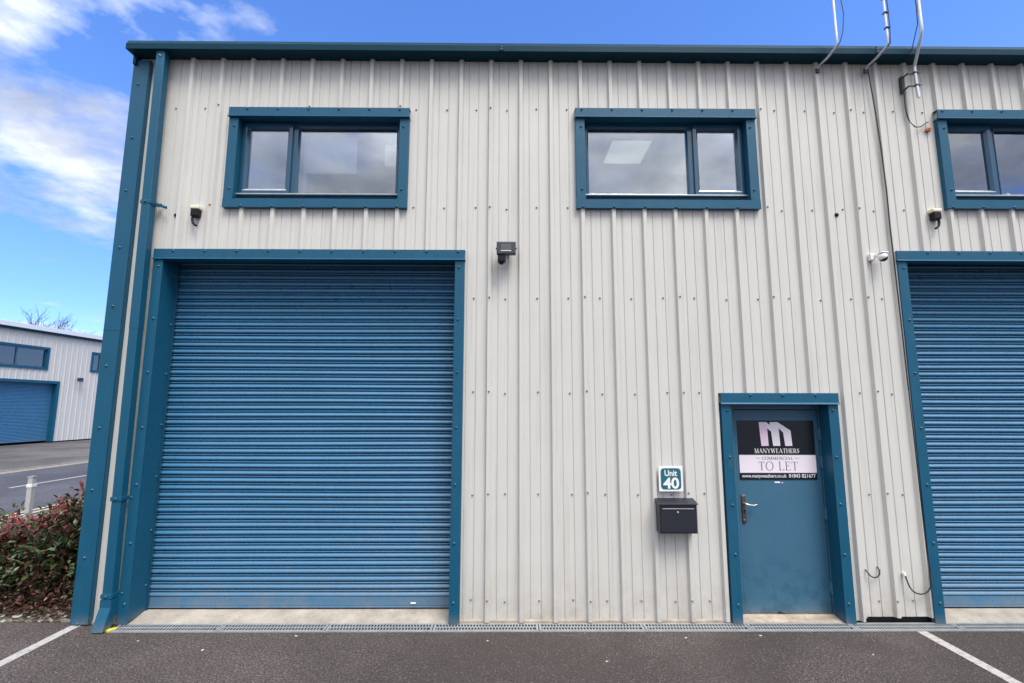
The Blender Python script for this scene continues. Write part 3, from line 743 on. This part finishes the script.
# unit number sign
us = thing('unit_sign', (1.63,-.034,1.25), 'small white square sign with teal panel reading Unit 40', 'sign')
b = MB(); b.box(1.508,1.750,-.044,-.034,1.248,1.494,bev=.002); b.build('board', M['signwhite'], us)
def rrect(x0, x1, z0, z1, r, inv=False):
    pts = []
    for cx_, cz_, a in ((x1-r,z1-r,0),(x0+r,z1-r,90),(x0+r,z0+r,180),(x1-r,z0+r,270)):
        for k in range(7):
            t = R(a+15*k); pts.append((cx_+r*math.cos(t), cz_+r*math.sin(t)))
    return pts
b = MB(); b.prism(rrect(1.528,1.730,1.268,1.474,.034), 1, -.0458, -.0442); b.build('teal_panel', M['teal'], us)
b = MB(); text_mb(b, 'Unit', 1.629, 1.400, -.0460, .126, .056, off=.022); text_mb(b, '40', 1.629, 1.280, -.0460, .158, .104, off=.028); b.build('lettering', M['signwhite'], us)

# to-let board on the door
KS = 5.185/5.24
SX0, SX1, SZ0, SZ1 = 2.432*KS, 3.246*KS, 2.08+(1.330-2.08)*KS, 2.08+(1.942-2.08)*KS; SY = .1385
def rescale(b):
    b.v = [(x*KS, y, 2.08+(z-2.08)*KS) for x, y, z in b.v]; return b
ts = thing('letting_sign', (2.81,.138,1.338), 'navy and blush letting board fixed to the blue entrance door', 'sign')
b = MB(); b.box(2.432,3.246,SY-.005,SY,1.330,1.942,bev=.001); rescale(b).build('board', M['signnavy'], ts)
b = MB(); b.box(2.434,3.244,SY-.0064,SY-.0052,1.400,1.583); rescale(b).build('blush_band', M['signpink'], ts)
def lg(px, py): return (2.664+(px-212)/512*.343, 1.925-(py-105)/363*.248)
b = MB()
b.prism([lg(*p) for p in [(212,105),(330,105),(388,150),(388,105),(390,105),(510,105),(710,235),(722,468),(610,468),(590,262),(522,200),(532,468),(418,468),(400,250),(340,200),(348,468),(232,468)]], 1, SY-.0066, SY-.0052)
rescale(b).build('logo', M['signpink'], ts)
b = MB(); b.prism([lg(*p) for p in [(216,112),(322,112),(334,196),(342,462),(236,462)]], 1, SY-.0072, SY-.0067); rescale(b).build('logo_leg', M['pinkink'], ts)
b = MB(); serif_mb(b, 'MANYWEATHERS', 2.838, 1.603, SY-.0054, .475, .047, weight=1.0); rescale(b).build('name_lettering', M['signwhite'], ts)
b = MB(); serif_mb(b, 'COMMERCIAL', 2.838, 1.535, SY-.0066, .33, .030, weight=.9)
b.box(2.610,2.655,SY-.0074,SY-.0066,1.548,1.5515); b.box(3.02,3.065,SY-.0074,SY-.0066,1.548,1.5515)
serif_mb(b, 'TO LET', 2.842, 1.425, SY-.0066, .42, .090, weight=.62, gap=.08); rescale(b).build('band_lettering', M['inkgrey'], ts)
b = MB(); text_mb(b, '01843 821677', 3.228, 1.352, SY-.0054, .282, .036, 'R', off=.008); rescale(b).build('phone_lettering', M['signwhite'], ts)
b = MB(); text_mb(b, 'www.manyweathers.co.uk', 2.452, 1.352, SY-.0054, .470, .036, 'L', off=.004); rescale(b).build('web_lettering', M['signwhite'], ts)

# floodlight with sensor
fl = thing('floodlight', (-.025,-.03,3.6), 'dark grey square floodlight with motion sensor high between shutter and door', 'floodlight')
b = MB(); b.box(-.125,.075,-.175,-.115,3.645,3.782,bev=.010)
for i in range(6): b.box(-.11+i*.032,-.10+i*.032,-.115,-.09,3.66,3.77)
b.build('housing', M['flood'], fl)
b = MB(); b.box(-.080,.025,-.179,-.1745,3.682,3.748,bev=.002); b.box(-.082,.027,-.181,-.1745,3.676,3.683,1); b.build('lens', [M['lens'], M['white']], fl)
b = MB(); b.box(-.10,.05,-.088,-.05,3.68,3.75,bev=.004); b.tube([(-.135,-.14,3.715),(.085,-.14,3.715)], .009); b.box(-.06,.01,-.05,0,3.69,3.74); b.build('wall_bracket', M['flood'], fl)
b = MB(); b.box(-.112,-.035,-.165,-.10,3.572,3.640,bev=.008); b.lathe([(.032,.01),(.030,-.008),(.020,-.022),(0,-.027)], (-.074,-.135,3.572), seg=16); b.build('sensor', M['black'], fl)
b = MB(); b.tube([(-.03,-.12,3.645),(-.015,-.10,3.60),(-.035,-.08,3.555),(-.07,-.05,3.545),(-.09,-.02,3.56)], .006, seg=8); b.build('cable', M['white'], fl)

# external cable cowls
def cowl(x, z, flip, label):
    t = thing('cable_cowl', (x,-.002,z), label, 'cable cowl', 'cable cowls on the wall')
    b = MB(); b.box(x-.05,x+.05,-.075,-.001,z+.075,z+.115,bev=.010); b.build('cap', M['cream'], t)
    b = MB(); b.box(x-.038,x+.040,-.072,-.001,z-.005,z+.073,bev=.008); b.build('body', M['black'], t)
    s = -1 if flip else 1
    b = MB(); b.tube([(x-.02*s,-.05,z),(x-.022*s,-.05,z-.04),(x-.012*s,-.052,z-.075),(x+.012*s,-.054,z-.098),(x+.03*s,-.055,z-.108)], .0125, seg=10); b.build('cable_tail', M['black'], t)
cowl(-3.345, 4.09, False, 'cream capped black cable cowl below the upper left window')
cowl(4.612, 4.095, True, 'cream capped black cable cowl below the upper right window')
for x, z, side in ((3.564,4.156,'upper middle window'),(-3.575,4.115,'upper left window')):
    b = MB(); b.lathe([(.022,0),(.022,.006),(.012,.012),(0,.013)], (x,-.002,z), (0,-1,0), seg=14)
    tag(b.build('hole_plug', M['black'], None, (x,-.002,z)), 'round black plug in the wall near the '+side, 'plug', 'hole plugs')

# security camera
sc = thing('security_camera', (3.93,-.002,3.6), 'white dome security camera beside the right hand shutter corner', 'security camera')
b = MB(); b.box(3.856,3.905,-.05,-.001,3.636,3.712,bev=.007); b.build('junction_box', M['white'], sc)
b = MB(); b.box(3.908,3.985,-.140,-.060,3.692,3.705,bev=.005); b.box(3.893,3.918,-.080,-.03,3.668,3.700,bev=.006); b.build('bracket', M['white'], sc)
cc = Vector((3.945,-.100,3.652)); KD = .80
b = MB(); b.lathe([(a*KD, h*KD) for a, h in ((.030,.050),(.045,.040),(.054,.022),(.056,.0),(.053,-.008))], cc, (-.55,-.20,.80), seg=28); b.lathe([(a*KD, h*KD) for a, h in ((0,.055),(.018,.054),(.030,.050))], cc, (-.55,-.20,.80), seg=28); b.build('dome_shell', M['white'], sc)
b = MB(); b.lathe([(.053*KD,-.008*KD)]+[(.052*KD*math.cos(R(a)), (-.008-.052*math.sin(R(a)))*KD) for a in range(10,91,10)], cc, (-.55,-.20,.80), seg=28); b.build('dome_glass', M['dome'], sc)

# roof masts: cranked from the wall out past the gutter, then up
def mast(name, x0, z0, x1, yo, zb, r, label, lowstub=False, mat='mast'):
    t = thing(name, (x0,-.03,z0), label, 'mast', 'masts fixed under the eaves')
    if lowstub:
        pts = [(x0+.008,-.13,5.455),(x0,-.13,5.60),(x0-.004,-.13,5.80)]
    else: pts = [(x0,-.055,z0)]
    a = Vector(pts[-1]); e = Vector((x1,yo,zb)); d = (e-a)
    pts += [tuple(a+d*.06+Vector((0,0,.02))), tuple(a+d*.5), tuple(a+d*.93), tuple(e+Vector((.002,-.004,.03))), (x1,yo-.005,zb+.12), (x1,yo-.005,zb+.6), (x1,yo-.005,zb+1.7)]
    b = MB(); b.tube(pts, r, seg=12); b.build('pole', M[mat], t)
    return t, pts
t, pt = mast('roof_mast', 3.462, 5.845, 3.524, -.30, 5.93, .0135, 'leftmost thin grey mast bending out from under the gutter')
b = MB(); b.box(3.445,3.485,-.06,-.038,5.805,5.86,bev=.003); b.build('foot_plate', M['flood'], t)
b = MB(); b.tube([(3.55,-.33,6.9),(3.57,-.33,6.6),(3.59,-.335,6.44),(3.60,-.34,6.28),(3.58,-.33,6.08),(3.545,-.32,5.96),(3.52,-.22,5.90),(3.475,-.10,5.85)], .0045, seg=8); b.build('cable', M['cable'], t)
t, pt = mast('roof_mast', 4.005, 5.842, 4.077, -.30, 5.945, .0135, 'middle thin grey mast with cable ties above the long wall cable')
b = MB(); b.box(3.985,4.025,-.06,-.038,5.80,5.86,bev=.003); b.build('foot_plate', M['flood'], t)
b = MB(); b.tube([(4.12,-.31,7.2),(4.105,-.325,6.7),(4.095,-.325,6.5),(4.099,-.325,6.3),(4.094,-.325,6.1),(4.085,-.32,5.95),(4.06,-.2,5.90),(4.03,-.09,5.85)], .005, seg=8)
for z in (6.14,6.32,6.5): b.box(4.058,4.105,-.330,-.285,z,z+.008)
b.box(4.06,4.10,-.33,-.29,6.49,6.53); b.build('cable', M['cable'], t)
t, pt = mast('roof_mast', 4.492, 5.70, 4.440, -.32, 6.10, .0165, 'rightmost thick mast held by a black clamp bracket on the wall', True)
b = MB(); b.box(4.405,4.425,-.045,-.002,5.575,5.775,bev=.003)
for z in (5.60,5.75): b.box(4.412,4.424,-.12,-.045,z-.009,z+.009,bev=.002); b.box(4.412,4.53,-.122,-.112,z-.009,z+.009,bev=.002); b.box(4.470,4.515,-.150,-.112,z-.010,z+.010,bev=.003); b.tube([(4.53,-.13,z),(4.555,-.13,z+.012)], .006, seg=8)
b.build('clamp_bracket', M['flood'], t)
b = MB(); b.tube([(4.385,-.31,6.95),(4.40,-.33,6.6),(4.415,-.32,6.4),(4.425,-.30,6.2),(4.425,-.2,5.99),(4.42,-.1,5.90)], .0045, seg=8); b.build('cable', M['cable'], t)
b = MB(); b.tube([(4.43,-.03,5.57),(4.425,-.03,5.45),(4.432,-.03,5.33),(4.455,-.035,5.22),(4.51,-.035,5.165),(4.57,-.035,5.17),(4.63,-.035,5.215),(4.67,-.02,5.235)], .0058, seg=8)
tag(b.build('looped_cable', M['cable'], None, (4.5,-.03,5.165)), 'short black cable looping from the mast clamp to the upper right window corner', 'cable')
bm = bmesh.new(); bmesh.ops.create_icosphere(bm, subdivisions=3, radius=1)
for v in bm.verts:
    n = 1+.22*math.sin(v.co.x*5+1)+.18*math.sin(v.co.z*7)+.15*math.sin(v.co.y*6+2); v.co = Vector((4.665+v.co.x*.030*n, -.02+v.co.y*.022*n, 5.147+v.co.z*.026*n))
b = MB(); b.bm(bm, 0, True); tag(b.build('foam_sealant', M['orange'], None, (4.665,-.02,5.147)), 'orange lump of foam sealant beside the upper right window', 'sealant')
# long cable down the wall
pts = [(4.045,-.036,5.86),(4.062,-.036,5.6),(4.082,-.036,5.3),(4.10,-.036,4.9),(4.112,-.036,4.435),(4.108,-.036,4.0),(4.112,-.036,3.7),(4.118,-.036,3.0),(4.120,-.036,2.4),(4.123,-.036,1.85),(4.126,-.036,1.2),(4.132,-.04,.7),(4.134,-.05,.50),(4.122,-.055,.405)]
for k in range(1, 8):
    a = math.pi*k/8; pts.append((4.015+.112*math.cos(a), -.055, .395-.112*math.sin(a)))
pts += [(3.902,-.045,.40),(3.897,-.03,.455)]
b = MB(); b.tube(pts, .0065, seg=8)
lc = b.build('wall_cable', M['cable'], None, (4.1,-.03,.28)); tag(lc, 'long black cable running down the wall and looping near the ground', 'cable')
b = MB(); b.box(3.885,3.905,-.04,-.002,.445,.475,bev=.003); b.build('sealant_blob', M['white'], lc)
b = MB(); b.tube([(3.530,-.004,.495),(3.533,-.03,.475),(3.55,-.035,.447),(3.585,-.036,.430),(3.622,-.036,.438),(3.646,-.034,.462),(3.652,-.03,.50),(3.648,-.004,.522)], .006, seg=8)
tag(b.build('short_cable', M['cable'], None, (3.59,-.03,.43)), 'short curved black cable stub on the wall right of the entrance door', 'cable')
b = MB(); b.prism([(-3.765,-.16),(-3.70,-.185),(-3.665,-.12),(-3.70,-.105)], 2, .002, .016)
tag(b.build('plastic_scrap', M['yellow'], None, (-3.71,-.15,0)), 'yellow plastic scrap at the end of the drain beside the downpipe', 'litter')

# pebbles and litter
def pebble(x, y, z, s, label, group=None, mat='stone', name='pebble'):
    bm = bmesh.new(); bmesh.ops.create_icosphere(bm, subdivisions=2, radius=1); a = random.random()*6
    for v in bm.verts:
        n = 1+.18*math.sin(v.co.x*3+a)+.15*math.sin(v.co.y*4+a*2)
        v.co = Vector((x+v.co.x*s*n*random.uniform(.97,1.03)*1.25, y+v.co.y*s*n, z+(v.co.z+.8)*s*.55*n))
    b = MB(); b.bm(bm, 0, True); return tag(b.build(name, M[mat], None, (x,y,z)), label, 'stone', group)
pebble(-4.82,.10,.02,.032,'largest white stone at the front edge of the planting bed')
pebble(-4.42,.13,.03,.024,'white stone in the bed nearest the blue corner flashing')
for x, y, s in ((-4.62,.12,.014),(-4.70,.10,.012),(-4.55,.14,.016),(-4.52,.10,.011),(-4.98,.12,.015),(-5.08,.10,.013),(-4.90,.16,.012),(-4.36,.12,.012)):
    pebble(x, y, .02, s, 'small pale pebble among others at the bed edge under the shrub', 'small pebbles at the bed edge')
for x, y, s in ((-1.93,-.26,.009),(-2.62,-.52,.010),(-.18,-.36,.008),(.82,-.72,.008),(1.62,-.31,.009),(2.32,-.27,.010),(3.1,-.62,.007),(-3.3,-.35,.008)):
    pebble(x, y, 0, s, 'tiny pale stone chip lying loose on the dark forecourt', 'loose stone chips on the forecourt', name='stone_chip')

# ------------------------------------------------------------------ shrub
sh = thing('shrub', (-5.3,.8,.03), 'red tipped evergreen shrub with dark green leaves beside the blue corner', 'shrub')
rnd = random.Random(11)
def topz(x, y):
    t = min(1, max(0, (-4.25-x)/1.1)); return 1.16-.50*t+.05*math.sin(x*7)+.05*math.sin(y*6+x*3)-.10*max(0, .35-y)
stems = MB(); clusters = []
bases = [(-4.5,.28),(-4.75,.22),(-5.0,.22),(-5.3,.20),(-5.6,.22),(-4.38,.5),(-4.75,.55),(-4.95,.62),(-5.2,.35),(-5.45,.6),(-5.7,.35),(-5.95,.55),(-4.45,.75),(-5.25,.95),(-5.8,.95)]
for bx, by in bases:
    for s in range(9):
        ex = bx+rnd.uniform(-.38,.38); ey = max(.10, by+rnd.uniform(-.35,.4)); ex = min(ex, -4.24)
        ez = topz(ex, ey)*(1-rnd.random()**2*.75)
        m1 = (bx+(ex-bx)*.25+rnd.uniform(-.05,.05), by+(ey-by)*.25, .03+ez*.4); m2 = (bx+(ex-bx)*.65+rnd.uniform(-.05,.05), by+(ey-by)*.65, .03+ez*.72)
        stems.tube([(bx+rnd.uniform(-.04,.04),by+rnd.uniform(-.04,.04),.02), m1, m2, (ex,ey,ez)], [.010,.008,.006,.003], seg=5)
        clusters += [(m2, .10, .3), ((ex,ey,ez), .10, 1), (((m2[0]+ex)/2, (m2[1]+ey)/2, (m2[2]+ez)/2), .11, .7)]
        for q in range(3):
            t = rnd.uniform(.3,.95); p = [m1[i]+((ex,ey,ez)[i]-m1[i])*t for i in range(3)]
            d = (p[0]+rnd.uniform(-.2,.2), max(.08, p[1]+rnd.uniform(-.2,.15)), p[2]+rnd.uniform(.0,.16))
            if d[0] > -4.24: continue
            stems.tube([p, d], [.004,.002], seg=4); clusters.append((d, .085, .6))
stems.build('stems', M['twig'], sh)
def leaf(b, p, d, up, L, W, mi):
    d = d.normalized(); s = d.cross(up)
    if s.length < 1e-3: return
    s.normalize(); n = s.cross(d)
    pts = [p, p+d*L*.35+s*W*.5+n*W*.12, p+d*L*.72+s*W*.40+n*W*.10, p+d*L-n*L*.12, p+d*L*.72-s*W*.40+n*W*.10, p+d*L*.35-s*W*.5+n*W*.12, p+d*L*.5-n*L*.02]
    b.add(pts, [(0,1,6),(1,2,6),(2,3,6),(3,4,6),(4,5,6),(5,0,6)], mi)
lv = MB()
for (c, rad, wgt) in clusters:
    c = Vector(c); hz = c.z/max(topz(c.x, c.y), .3)
    nl = int(rnd.uniform(13, 24)*(1.2 if hz > .75 else .85))
    redness = .74 if hz > .86 else (.20 if hz > .6 else .26)
    if rnd.random() > .72: redness *= .3
    for i in range(nl):
        o = Vector((rnd.gauss(0,1), rnd.gauss(0,1), rnd.gauss(0,.8)))*rad*.62
        p = c+o
        if p.z < .05 or p.y < .05 or p.x > -4.20: continue
        if .70 < p.z < .83 and -5.05 < p.x < -4.55 and rnd.random() < .7: continue
        d = (o.normalized()*.9+Vector((rnd.uniform(-.5,.5), rnd.uniform(-.5,.3), rnd.uniform(-.15,.8))))
        r = rnd.random(); mi = 1 if r < redness else (2 if (r > .80 and hz < .7) or (r > .93) else 0)
        L = rnd.uniform(.05,.10)*(.75 if mi == 1 else 1)
        leaf(lv, p, d, Vector((rnd.uniform(-.4,.4), rnd.uniform(-.6,.2), 1)), L, L*rnd.uniform(.36,.5), mi)
# low leaf litter and dry growth close to the soil
for i in range(3800):
    p = Vector((rnd.uniform(-6.3,-4.27), .07+rnd.random()**1.8*1.0, .04+abs(rnd.gauss(0,.17))))
    d = Vector((rnd.uniform(-1,1), rnd.uniform(-1,1), rnd.uniform(-.4,.6))); L = rnd.uniform(.03,.06)
    leaf(lv, p, d, Vector((rnd.uniform(-.5,.5), rnd.uniform(-.8,.3), 1)), L, L*.42, 2 if rnd.random() < .72 else (1 if rnd.random() < .45 else 0))
for q in ((-4.215,-.075,.55),(-4.23,-.06,.50),(-4.24,-.05,.56),(-4.27,-.02,.52),(-4.25,-.03,.28),(-4.26,.0,.22)):
    leaf(lv, Vector(q), Vector((.8,-.35,rnd.uniform(-.2,.5))), Vector((.1,-.5,1)), .075, .035, 0)
lv.build('foliage', [M['leafgreen'], M['leafred'], M['leafbrown']], sh)

# ------------------------------------------------------------------ bollard
bo = thing('bollard', (-7.59,3.02,.04), 'slim pale square bollard with white reflective band behind the shrub', 'bollard')
b = MB(); b.box(-7.628,-7.552,2.982,3.058,.03,.95,bev=.008); b.build('post', M['post'], bo)
b = MB(); b.box(-7.635,-7.545,2.975,3.065,.80,.85,bev=.004); b.build('reflective_band', M['signwhite'], bo)
b = MB(); b.prism([(-7.633,2.977),(-7.547,2.977),(-7.547,3.063),(-7.633,3.063)], 2, .951,.972); b.build('cap', M['galv'], bo)

# ------------------------------------------------------------------ building across the road
TH = math.atan2(.30, 6.0)
BL = Vector((-26.12, 20.0, .026))
def nbp(u, d, z):   # u along the facade (+y-ish), d out of the facade (+x-ish)
    return (BL.x+u*math.sin(TH)+d*math.cos(TH), BL.y+u*math.cos(TH)-d*math.sin(TH), z)
class NB(MB):
    def build(self, name, mats, parent=None, org=None):
        self.v = [nbp(*p) for p in self.v]; self.f = [f[::-1] for f in self.f]; return MB.build(self, name, mats, parent, org)
nb = thing('industrial_building', tuple(BL), 'pale ribbed industrial unit with a blue shutter across the road', 'building')
def nclad(b, u0, u1, z0, z1):
    pts = []; k = int(u0/PI3)-1
    raw = []
    while k*PI3 < u1+.4:
        for dx, y in ((-.034,0),(-.016,.032),(.016,.032),(.034,0),(.165,0),(.175,.006),(.185,0)): raw.append((k*PI3+dx, y))
        k += 1
    pts = [(u0,0)]+[p for p in raw if u0+.002 < p[0] < u1-.002]+[(u1,0)]
    b.sheet(pts, 2, z0, z1)
NBU0, NBU1, NBZ = -22.0, 16.0, 6.15
nop = [(.05-.25, 2.62, 4.10, 5.36), (5.28, 7.2, 4.17, 5.42), (.2-1.2, 3.42, .09, 3.5), (-6.0,-4.1,4.1,5.36), (-7.0,-3.6,.09,3.5), (9.0,9.9,.09,2.2)]
us_ = sorted(set([NBU0, NBU1]+[o[0]+.05 for o in nop]+[o[1]-.05 for o in nop]))
b = NB()
for ua, ub in zip(us_, us_[1:]):
    um = (ua+ub)/2; z = .1
    for a, c in sorted((o[2]+(.05 if o[2] > 1 else 0), o[3]-.05) for o in nop if o[0] < um < o[1]):
        if a > z: nclad(b, ua, ub, z, a)
        z = max(z, c)
    nclad(b, ua, ub, z, NBZ)
b.build('wall_cladding', M['farclad'], nb)
b = NB(); b.box(NBU0-.1, NBU1+.1, -.02, .16, 6.10, 6.22); b.build('eaves_trim', M['gutter'], nb)
b = NB(); b.box(NBU0-.1, NBU1+.1, -.02, .20, 6.222, 6.47, bev=.01); b.build('white_fascia', M['white_trim'], nb)
b = NB(); b.add([(NBU0,0,6.46),(NBU1,0,6.46),(NBU1,-14,6.9),(NBU0,-14,6.9),(NBU0,-14,.05),(NBU1,-14,.05),(NBU0,0,.05),(NBU1,0,.05)], [(0,1,2,3),(2,3,4,5),(0,3,4,6),(1,2,5,7)]); b.build('roof_and_gables', M['roofm'], nb)
def nframe(b, u0, u1, z0, z1, w, d0, d1, bottom=True):
    b.box(u0, u0+w, d0, d1, z0, z1); b.box(u1-w, u1, d0, d1, z0, z1); b.box(u0+w, u1-w, d0, d1, z1-w, z1)
    if bottom: b.box(u0+w, u1-w, d0, d1, z0, z0+w)
for (u0, u1, z0, z1), um in ((nop[0], .93), (nop[1], 5.95), (nop[3], -5.4)):
    b = NB(); nframe(b, u0, u1, z0, z1, .12, -.05, .06)
    wn = b.build('window', M['trim'], nb, nbp((u0+u1)/2, 0, z0))
    b = NB(); nframe(b, u0+.12, u1-.12, z0+.12, z1-.12, .06, -.10, -.04); b.box(um-.04, um+.04, -.10, -.035, z0+.18, z1-.18); b.build('frame', M['upvc'], wn)
    b = NB(); b.box(u0+.13, u1-.13, -.085, -.075, z0+.13, z1-.13); b.build('pane', M['farglass'], wn)
    b = NB(); b.add([(u0,-.8,z0-.1),(u1,-.8,z0-.1),(u1,-.8,z1+.1),(u0,-.8,z1+.1)], [(0,1,2,3)]); b.build('dark_room', M['roomdark'], wn)
for (u0, u1, z0, z1) in (nop[2], nop[4]):
    pts = []; z = .15
    while z < z1:
        for t in range(5): pts.append((-.22+.014*math.sin(math.pi*t/4), z+.058*t/4))
        pts += [(-.226, z+.06), (-.226, z+.073)]; z += .075
    b = NB(); b.add([(u0+.1,d,zz) for d, zz in pts]+[(u1-.1,d,zz) for d, zz in pts], [(i,i+1,i+1+len(pts),i+len(pts)) for i in range(len(pts)-1)], 0, True)
    rs = b.build('roller_shutter', M['slat'], nb, nbp((u0+u1)/2, 0, .09))
    b = NB(); nframe(b, u0, u1, .09, z1, .15, -.02, .07, False); b.box(u0+.14, u0+.15, -.3, -.02, .09, z1-.15); b.box(u1-.15, u1-.14, -.3, -.02, .09, z1-.15); b.box(u0+.14,u1-.14,-.3,-.02,z1-.15,z1-.14); b.build('surround', M['trim'], rs)
b = NB(); b.box(9.0, 9.9, -.12, -.06, .1, 2.2); b.build('door', M['doorpaint'], nb)
lp = thing('wall_floodlight', nbp(4.50, .1, 3.62), 'small dark floodlight on the wall of the building across the road', 'floodlight')
b = NB(); b.box(4.28,4.60,.22,.32,3.55,3.76,bev=.02); b.build('housing', M['flood'], lp)
b = NB(); b.box(4.60,4.86,.02,.08,3.66,3.74); b.box(4.55,4.66,.05,.26,3.66,3.72); b.build('arm', M['flood'], lp)

# bare tree behind it
tr = thing('bare_tree', (-46.5,43.0,0), 'leafless tree with fine bare branches behind the far building', 'tree')
rt = random.Random(5); tb = MB(); cr = MB()
def grow(b, p, d, L, r, lvl):
    q = p+d*L; mid = p+d*L*.5+Vector((rt.uniform(-1,1),rt.uniform(-1,1),rt.uniform(-.3,.6)))*L*.07
    b.tube([p, mid, q], [r, r*.85, r*.68], seg=5 if lvl > 1 else 8, cap=False)
    if lvl >= 6: return
    for k in range(3 if lvl < 5 else 4):
        ax = Vector((rt.uniform(-1,1),rt.uniform(-1,1),rt.uniform(-.2,.5))).normalized()
        nd = (d*.95+ax*rt.uniform(.45,.85)+Vector((0,0,.12))).normalized()
        grow(cr, q if k < 2 else mid, nd, L*rt.uniform(.62,.82), r*.62, lvl+1)
grow(tb, Vector((-46.5,43.0,0)), Vector((.02,0,1)), 3.75, .15, 0)
tb.build('trunk', M['bark'], tr); cr.build('crown', M['bark'], tr)
